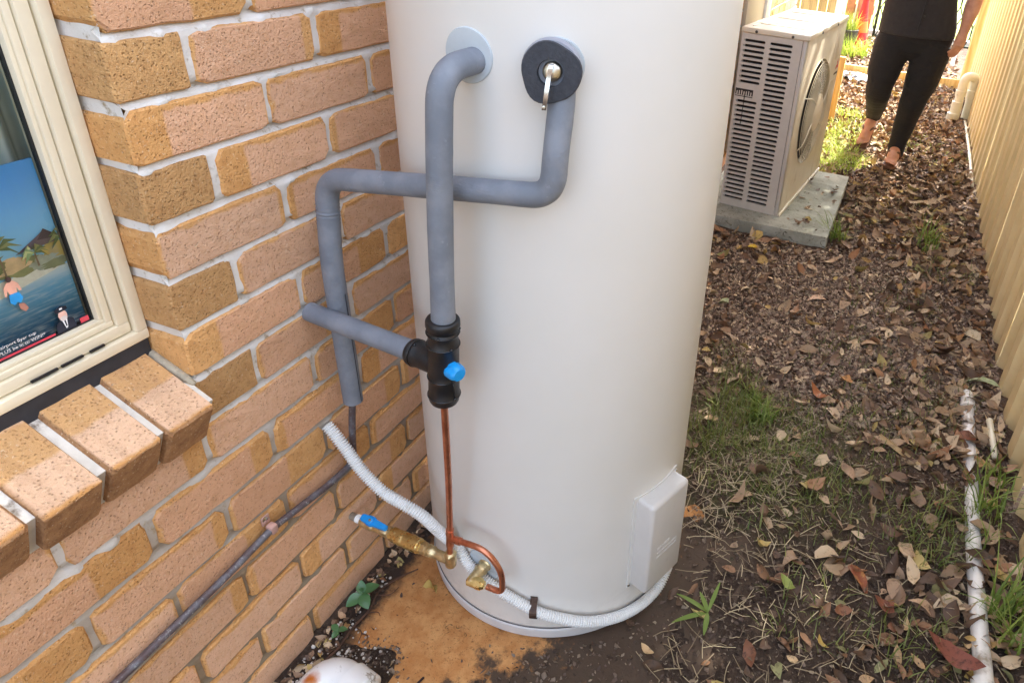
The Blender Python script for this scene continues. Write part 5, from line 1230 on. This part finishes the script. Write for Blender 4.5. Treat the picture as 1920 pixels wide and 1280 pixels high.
# crumbs and chips everywhere on the soil
def add_crumb(x, y, z, L):
    n_ = rg.randint(4, 6); R = Quaternion((0, 0, 1), rg.uniform(0, 2*PI)) @ Quaternion((1, 0, 0), rg.gauss(0, .75)) @ Quaternion((0, 1, 0), rg.gauss(0, .6)); b0 = len(V); asp = rg.uniform(.22, .8)
    for k in range(n_):
        a = 2*PI*k/n_+rg.uniform(-.3, .3); r_ = L*.5*rg.uniform(.6, 1.1); q = R @ Vector((r_*math.cos(a), r_*math.sin(a)*asp, rg.uniform(-.2, .2)*L)); V.append((x+q.x, y+q.y, z+q.z))
    V.append((x, y, z+rg.uniform(-.1, .3)*L))
    for k in range(n_): F.append((b0+k, b0+(k+1) % n_, b0+n_))
n = 0
while n < 74000:
    y = .1+6.8*(rg.random()**1.7) if rg.random() < .55 else rg.gauss(2.0, .5); x = rg.uniform(.1, 1.5)
    if y < .1 or tank_in(x, y, .03) or on_slab(x, y): continue
    if pad_in(x, y) > .02 and rg.random() > (.04 if x < .36+.35*(y-.1) else .75): continue
    if y < 1.35 and rg.random() > (.66 if x < 1.12 else .8)+.5*nz(x, y, 2, 5): continue
    n += 1; L = (.005+.016*rg.random()**2 if y < 1.35 else .008+.026*rg.random()**1.6) if y < 2.8 else rg.uniform(.012, .035); add_crumb(x, y, GT(x, y)+rg.uniform(.0, .009 if y > 1.35 else .004), L)
m_crb, nt, bs = new_mat('leaf_crumbs')
g = node(nt, 'ShaderNodeNewGeometry').outputs['Random Per Island']; cr = node(nt, 'ShaderNodeValToRGB', _0=g); e = cr.color_ramp.elements
e[0].color = srgb(80, 60, 46); e[1].color = srgb(206, 182, 148); q = e.new(.4); q.color = srgb(134, 110, 94); q = e.new(.78); q.color = srgb(172, 150, 128)
nt.links.new(cr.outputs[0], bs.inputs['Base Color']); bs.inputs['Roughness'].default_value = .8
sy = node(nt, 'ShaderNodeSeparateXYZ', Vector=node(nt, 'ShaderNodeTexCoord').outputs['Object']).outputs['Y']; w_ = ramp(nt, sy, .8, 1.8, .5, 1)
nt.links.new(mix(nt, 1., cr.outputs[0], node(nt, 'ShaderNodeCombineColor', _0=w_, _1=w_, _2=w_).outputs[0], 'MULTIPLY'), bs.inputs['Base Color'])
tag(pyobj('leaf_crumbs', V, F, m_crb, None, True), kind='stuff')
# the ones you would point at
def special(label, x, y, L, Wd, col, yaw_, seed, dz=.010, tilt=(0, 0), spots=None):
    r_ = random.Random(seed); v_, f_ = leaf_data(r_, L, Wd, 8)
    o = pyobj('fallen_leaf', v_, f_, leaf_mat('leaf_%d' % seed, col, tuple(min(255, c+14) for c in col), spots), None, True)
    o.location = (x, y, gh(x, y)+dz); o.rotation_euler = (tilt[0], tilt[1], yaw_); return tag(o, label, 'leaf')
special('large red brown leaf across the white pipe at the bottom right', 1.325, .605, .130, .055, (128, 72, 56), -.35, 101, .026)
special('long red brown curled leaf pointing at the smaller russet leaf beside it', 1.105, .755, .100, .030, (140, 78, 50), -1.0, 102, .012, spots=(180, 130, 70))
special('russet oval leaf touching the tip of the long curled leaf', 1.180, .690, .070, .036, (124, 72, 50), .1, 103, .012)
special('small bright yellow green leaf on the dark soil in front of the tank cover', .945, .655, .050, .024, (150, 160, 84), -.6, 104, .010, spots=(120, 130, 70))
special('pale straw leaf with dark spots between the soil and the white pipe', 1.255, .862, .060, .036, (200, 178, 118), -.9, 105, .012, spots=(120, 90, 50))
special('folded russet leaf lying across the far part of the white pipe', 1.375, 1.43, .085, .05, (132, 84, 62), -.2, 121, .03)
special('dark brown leaf wrapped over the middle of the white pipe', 1.395, .935, .075, .035, (84, 66, 50), .1, 122, .027)
special('curled yellow leaf by itself on the ground at the bottom edge', .572, .240, .044, .030, (214, 172, 92), 1.2, 106, .008, spots=(150, 100, 50))
special('long pale green leaf propped against the fence above the white pipe', 1.445, 1.790, .115, .030, (178, 186, 140), .15, 107, .022, spots=(150, 160, 110))
special('pale green grey leaf beside the tank on the fine mulch', .46, 1.93, .090, .035, (176, 184, 140), .2, 108, .014, spots=(150, 156, 110))
special('upturned pinkish tan leaf alone in the middle of the fine mulch', .80, 2.16, .085, .036, (198, 160, 128), .5, 109, .014)
special('orange tan leaf next to a darker folded one in the middle of the path', .985, 1.60, .075, .040, (186, 134, 80), .6, 110, .014)
special('orange brown folded leaf in front of the orange tan one', .905, 1.475, .085, .034, (158, 98, 60), -.7, 111, .014)
special('bright yellow leaf in the corner between the tank and the concrete slab', .44, 2.50, .050, .034, (222, 184, 60), .4, 112, .014, spots=(190, 150, 40))
special('large upturned cream leaf against the fence foot', 1.415, 2.12, .110, .045, (206, 190, 156), -.4, 113, .03, (.3, -.3))
# ------------------------------------------------------------------ pebbles, roots, twigs
V, F = [], []; rg = random.Random(31)
bm = bmesh.new(); bmesh.ops.create_icosphere(bm, subdivisions=1, radius=1); IV = [v_.co.copy() for v_ in bm.verts]; IF = [tuple(v_.index for v_ in f_.verts) for f_ in bm.faces]; bm.free()
for _ in range(620):
    a = rg.random()
    x, y = (rg.gauss(.105, .045), rg.gauss(.055, .045)) if a < .75 else (rg.uniform(.012, .06), rg.uniform(-.02, .30))
    if x < .012: continue
    R = .0012+.0034*rg.random()**1.8; z = max(gh(x, y), -.004)+R*.4; b0 = len(V); s_ = (rg.uniform(.7, 1.2), rg.uniform(.7, 1.2), rg.uniform(.6, 1))
    for q in IV: V.append((x+q.x*R*s_[0]*rg.uniform(.85, 1.15), y+q.y*R*s_[1]*rg.uniform(.85, 1.15), z+q.z*R*s_[2]))
    for q in IF: F.append(tuple(i+b0 for i in q))
m_pb, nt, bs = new_mat('pebble'); g = node(nt, 'ShaderNodeNewGeometry').outputs['Random Per Island']
nt.links.new(mix(nt, ramp(nt, g, .3, .9), srgb(96, 82, 66), srgb(222, 216, 206)), bs.inputs['Base Color']); bs.inputs['Roughness'].default_value = .7
tag(pyobj('pebbles', V, F, m_pb, None, True), kind='stuff')
m_root = simple('root_brown', srgb(88, 62, 46), .8, 0, 60, .3, 120, .4, .001)
bm = bmesh.new(); P = spline([(.062, .06, .004), (.073, .10, .010), (.066, .15, .006), (.070, .20, .007), (.058, .25, .006), (.075, .30, .004), (.10, .34, .002)], 8); tube(bm, P, lambda t_: .0027-.001*t_, 8)
for (a, b, c_) in (((.068, .155, .006), (.090, .150, .004), (.098, .128, .003)), ((.069, .19, .007), (.088, .205, .004), (.10, .20, .003)), ((.062, .24, .006), (.085, .255, .003), (.09, .28, .002)), ((.092, .148, .004), (.106, .150, .003), (.112, .14, .003))):
    tube(bm, spline([a, b, c_], 5), lambda t_: .0015-.0009*t_, 6)
tag(bmobj('root', bm, m_root, None, True), 'thin brown root creeping over the ochre concrete beside the bricks', 'root')
bm = bmesh.new(); tube(bm, spline([(.262, .052, .003), (.268, .085, .006), (.274, .118, .003)], 4), .0026, 7); tube(bm, [(.268, .082, .005), (.285, .072, .003)], .0014, 6)
tag(bmobj('twig', bm, simple('twig_dark', srgb(48, 34, 34), .7, 0, 60, .3), None, True), 'short dark forked twig lying on the ochre concrete at the bottom', 'twig')
rg = random.Random(12)
V, F = [], []
for _ in range(2200):       # dead grass and fine sticks on the soil
    y = .3+2.4*rg.random()**1.2; x = rg.uniform(.62, 1.48) if rg.random() < .6 else rg.gauss(.74, .12); y = y if x > .9 or rg.random() < .4 else rg.gauss(1.15, .25)
    if tank_in(x, y, .03) or on_slab(x, y): continue
    L = rg.uniform(.02, .08); a = rg.uniform(0, 2*PI); z = gh(x, y)+.004; b0 = len(V); w = rg.uniform(.0005, .0012); dx, dy = math.cos(a), math.sin(a); bnd = rg.uniform(-.25, .25)
    for i in range(4):
        t_ = i/3; px, py = x+dx*L*t_-dy*bnd*L*t_*t_, y+dy*L*t_+dx*bnd*L*t_*t_; zz = max(z, gh(px, py)+.003)+rg.uniform(0, .012)*t_
        V.append((px-dy*w, py+dx*w, zz)); V.append((px+dy*w, py-dx*w, zz))
    for i in range(3): F.append((b0+2*i, b0+2*i+1, b0+2*i+3, b0+2*i+2))
tag(pyobj('stick', *(lambda b: (b[0], b[1]))(([(1.115, 1.335, .022), (1.12, 1.33, .030), (1.245, 1.245, .024), (1.24, 1.24, .018), (1.11, 1.33, .016), (1.238, 1.236, .012)], [(0, 1, 2, 3), (0, 3, 5, 4)])), simple('pale_stick', srgb(196, 166, 120), .8)), 'short pale stick lying in the leaves near the white pipe end', 'stick')
m_st, nt, bs = new_mat('straw'); g = node(nt, 'ShaderNodeNewGeometry').outputs['Random Per Island']; nt.links.new(mix(nt, g, srgb(112, 92, 66), srgb(182, 166, 130)), bs.inputs['Base Color'])
tag(pyobj('dead_grass', V, F, m_st, None, True), kind='stuff')
# ------------------------------------------------------------------ grass and plants
blades('grass', [(.66, 1.30, .10, 240, .075, .004), (.60, 1.10, .09, 120, .07, .004), (.72, 1.15, .10, 110, .06, .0035), (.56, 1.55, .10, 70, .05, .003), (.95, .98, .12, 80, .06, .0035), (.84, .86, .10, 60, .055, .0035), (1.05, 1.12, .14, 80, .05, .003), (1.2, 1.0, .12, 70, .06, .0035),
                 (.99, 1.42, .10, 60, .05, .003), (.80, 1.25, .16, 420, .045, .0035), (.72, 1.02, .14, 260, .045, .003), (.92, 1.10, .14, 220, .04, .003), (1.06, .95, .16, 160, .04, .003), (.62, 1.45, .08, 120, .05, .003), (1.15, 1.35, .16, 160, .045, .003), (1.0, 1.75, .2, 150, .04, .003), (1.3, 1.65, .14, 120, .05, .0035), (1.25, .62, .12, 110, .05, .0035), (1.0, .62, .14, 90, .045, .003), (1.28, .95, .1, 140, .06, .004), (1.1, 2.3, .2, 120, .045, .0035), (1.32, 2.7, .14, 100, .06, .004), (1.33, 1.1, .08, 60, .08, .004), (1.25, 1.45, .10, 50, .05, .003), (.9, 1.8, .10, 40, .04, .003), (1.05, 1.95, .1, 40, .04, .003), (1.2, 2.2, .14, 50, .05, .003)], m_gd, 11, kind='stuff')
o = blades('grass', [(.62, 4.15, .22, 900, .07, .006), (.55, 4.55, .25, 700, .07, .006), (.60, 3.95, .15, 350, .05, .006), (.60, 4.9, .2, 300, .08, .006), (.95, 4.9, .3, 200, .05, .005), (1.2, 4.6, .3, 120, .05, .005), (1.0, 3.5, .25, 120, .04, .004), (.62, 5.3, .12, 120, .10, .007)], m_gl, 13, kind='stuff')
tag(blades('grass_tuft', [(.795, 2.83, .05, 60, .15, .006)], m_gr, 17), 'green grass tuft growing against the right edge of the concrete slab', 'plant')
tag(blades('grass_tuft', [(.74, 1.27, .045, 90, .085, .006), (.70, 1.33, .03, 40, .07, .006)], m_gr, 23), 'bright green matted grass tuft on the soil right of the tank', 'plant')
tag(blades('grass_tuft', [(1.235, 3.03, .05, 34, .17, .008), (1.23, 2.92, .05, 20, .10, .006)], m_gr, 18), 'tall green grass tuft standing alone in the leaves near the fence', 'plant')
tag(blades('grass_tuft', [(1.43, 1.13, .05, 34, .15, .007), (1.45, 1.25, .05, 26, .13, .006), (1.40, 1.02, .04, 16, .11, .005)], m_gr, 19), 'green grass tuft arching over the middle of the white pipe', 'plant')
tag(blades('grass_tuft', [(1.455, .80, .045, 44, .15, .007), (1.46, .70, .04, 26, .14, .007)], m_gr, 20), 'green grass tuft between the white pipe and the fence at the bottom right', 'plant')
def oval_leaf(bm, base, dirv, nrm_, L, Wd, K=6, arch=.25):
    dirv = Vector(dirv).normalized(); nrm_ = Vector(nrm_); nrm_ = (nrm_-dirv*nrm_.dot(dirv)).normalized(); sd = dirv.cross(nrm_); base = Vector(base); rows_ = []
    for i in range(K+1):
        t_ = i/K; w = Wd*.5*math.sin(PI*t_**.85)**.75+.0008; p_ = base+dirv*L*t_-nrm_*L*arch*t_*t_
        rows_.append([bm.verts.new(p_-sd*w+nrm_*w*.25), bm.verts.new(p_), bm.verts.new(p_+sd*w+nrm_*w*.25)])
    for i in range(K):
        for k in range(2): bm.faces.new((rows_[i][k], rows_[i][k+1], rows_[i+1][k+1], rows_[i+1][k]))
def weed(name, label, base, leaves, mat, cat='plant'):
    t = thing(name, label, cat, base)
    bm = bmesh.new(); tube(bm, [(0, 0, -.01), (0, 0, leaves[0][0][2])], .0016, 8); bmobj('stem', bm, mat, t, True)
    for (b, d_, n_, L, Wd) in leaves:
        bm = bmesh.new(); oval_leaf(bm, b, d_, n_, L, Wd); bmobj('leaf', bm, mat, t, True)
m_rg = green_mat('rubbery_green', (70, 110, 66), (96, 134, 84), .1); m_rg.node_tree.nodes['Principled BSDF'].inputs['Roughness'].default_value = .28
weed('seedling', 'broad leaved green seedling with four oval leaves at the brick wall foot', (.040, .215, .002),
     [((0, 0, .030), (.55, .75, .25), (-.2, -.3, 1), .040, .026), ((0, 0, .028), (-.2, .3, .6), (.4, -.5, .6), .028, .020), ((0, 0, .026), (-.3, -.8, -.05), (.3, -.3, 1), .038, .025), ((0, 0, .026), (.7, -.45, -.05), (.2, -.3, 1), .038, .026), ((0, 0, .034), (.2, -.2, .6), (.2, -.6, .8), .014, .012)], m_rg)
weed('seedling', 'tiny green seedling beside the root below the larger one', (.047, .128, .002),
     [((0, 0, .014), (.8, .45, .25), (-.2, 0, 1), .020, .014), ((0, 0, .014), (-.6, .1, .2), (.2, -.3, 1), .020, .013), ((0, 0, .012), (.0, -.8, .1), (.2, -.3, 1), .018, .012)], m_rg)
weed('weed', 'bright green weed with strap leaves on the dark soil beside the conduit', (.785, .500, .004),
     [((0, 0, .010), (-.9, .25, .18), (0, 0, 1), .085, .010), ((0, 0, .008), (-.8, -.55, .12), (0, 0, 1), .085, .011), ((0, 0, .012), (.1, .9, .55), (0, -.5, 1), .075, .008), ((0, 0, .010), (.1, -.8, .12), (0, 0, 1), .055, .011), ((0, 0, .010), (-.5, .6, .4), (0, 0, 1), .05, .010)], m_gr)
# ------------------------------------------------------------------ unseen tree, crown shaped to keep sun off the near path
rg = random.Random(77)
V, F = [], []
def cov_ok(x, y):
    # cover opened for sun at the far end and on the air conditioner
    e_ = .6*nz(x, y, 3, .9)
    if y > 6.5+e_ or y < .7 or x < .3 or x > 3.1: return False
    hole = math.hypot((x-1.20)/.30, (y-5.45)/.55)
    if hole < 1 and rg.random() < .72: return False
    if y > 5.7 and rg.random() < (y-5.7)*.75: return False
    return True
n = 0
while n < 18500:
    x, y, z = rg.uniform(.0, 3.5), rg.uniform(.3, 7.2), rg.uniform(3.3, 4.9)
    if not cov_ok(x-(z-4.1)*.27, y-(z-4.1)*.68): continue
    n += 1; s_ = rg.uniform(.06, .11); R = Quaternion((rg.gauss(0, 1), rg.gauss(0, 1), rg.gauss(0, 1), rg.gauss(0, 1))).normalized(); b0 = len(V)
    for q in ((-s_, 0, 0), (0, -s_*.45, .01), (s_, 0, 0), (0, s_*.45, .01)): p_ = R @ Vector(q); V.append((x+p_.x, y+p_.y, z+p_.z))
    F.append((b0, b0+1, b0+2, b0+3))
tree = thing('shade_tree', 'unseen leafy tree beyond the fence, its crown placed to shade the near path', 'tree', (3.1, 4.2, 0))
pyobj('crown', [(a-3.1, b-4.2, c) for a, b, c in V], F, green_mat('tree_leaf', (70, 96, 40), (104, 128, 60), .3), tree)
bm = bmesh.new(); tube(bm, spline([(0, 0, -.1), (.02, .03, 1.2), (-.1, 0, 2.6), (-.25, -.1, 4.2)], 6), lambda t_: .14-.08*t_, 14)
for tip in ((-1.6, -1.4, 4.0), (-1.7, 1.0, 4.2), (.8, -1.6, 4.0), (.8, 1.2, 4.1), (-2.2, -.2, 4.1)): tube(bm, spline([(-.12, 0, 2.5), (tip[0]*.5, tip[1]*.5, 3.4), tip], 5), lambda t_: .055-.04*t_, 8)
bmobj('trunk', bm, simple('bark', srgb(104, 88, 72), .9, 0, 12, .25, 40, .5, .01), tree, True)
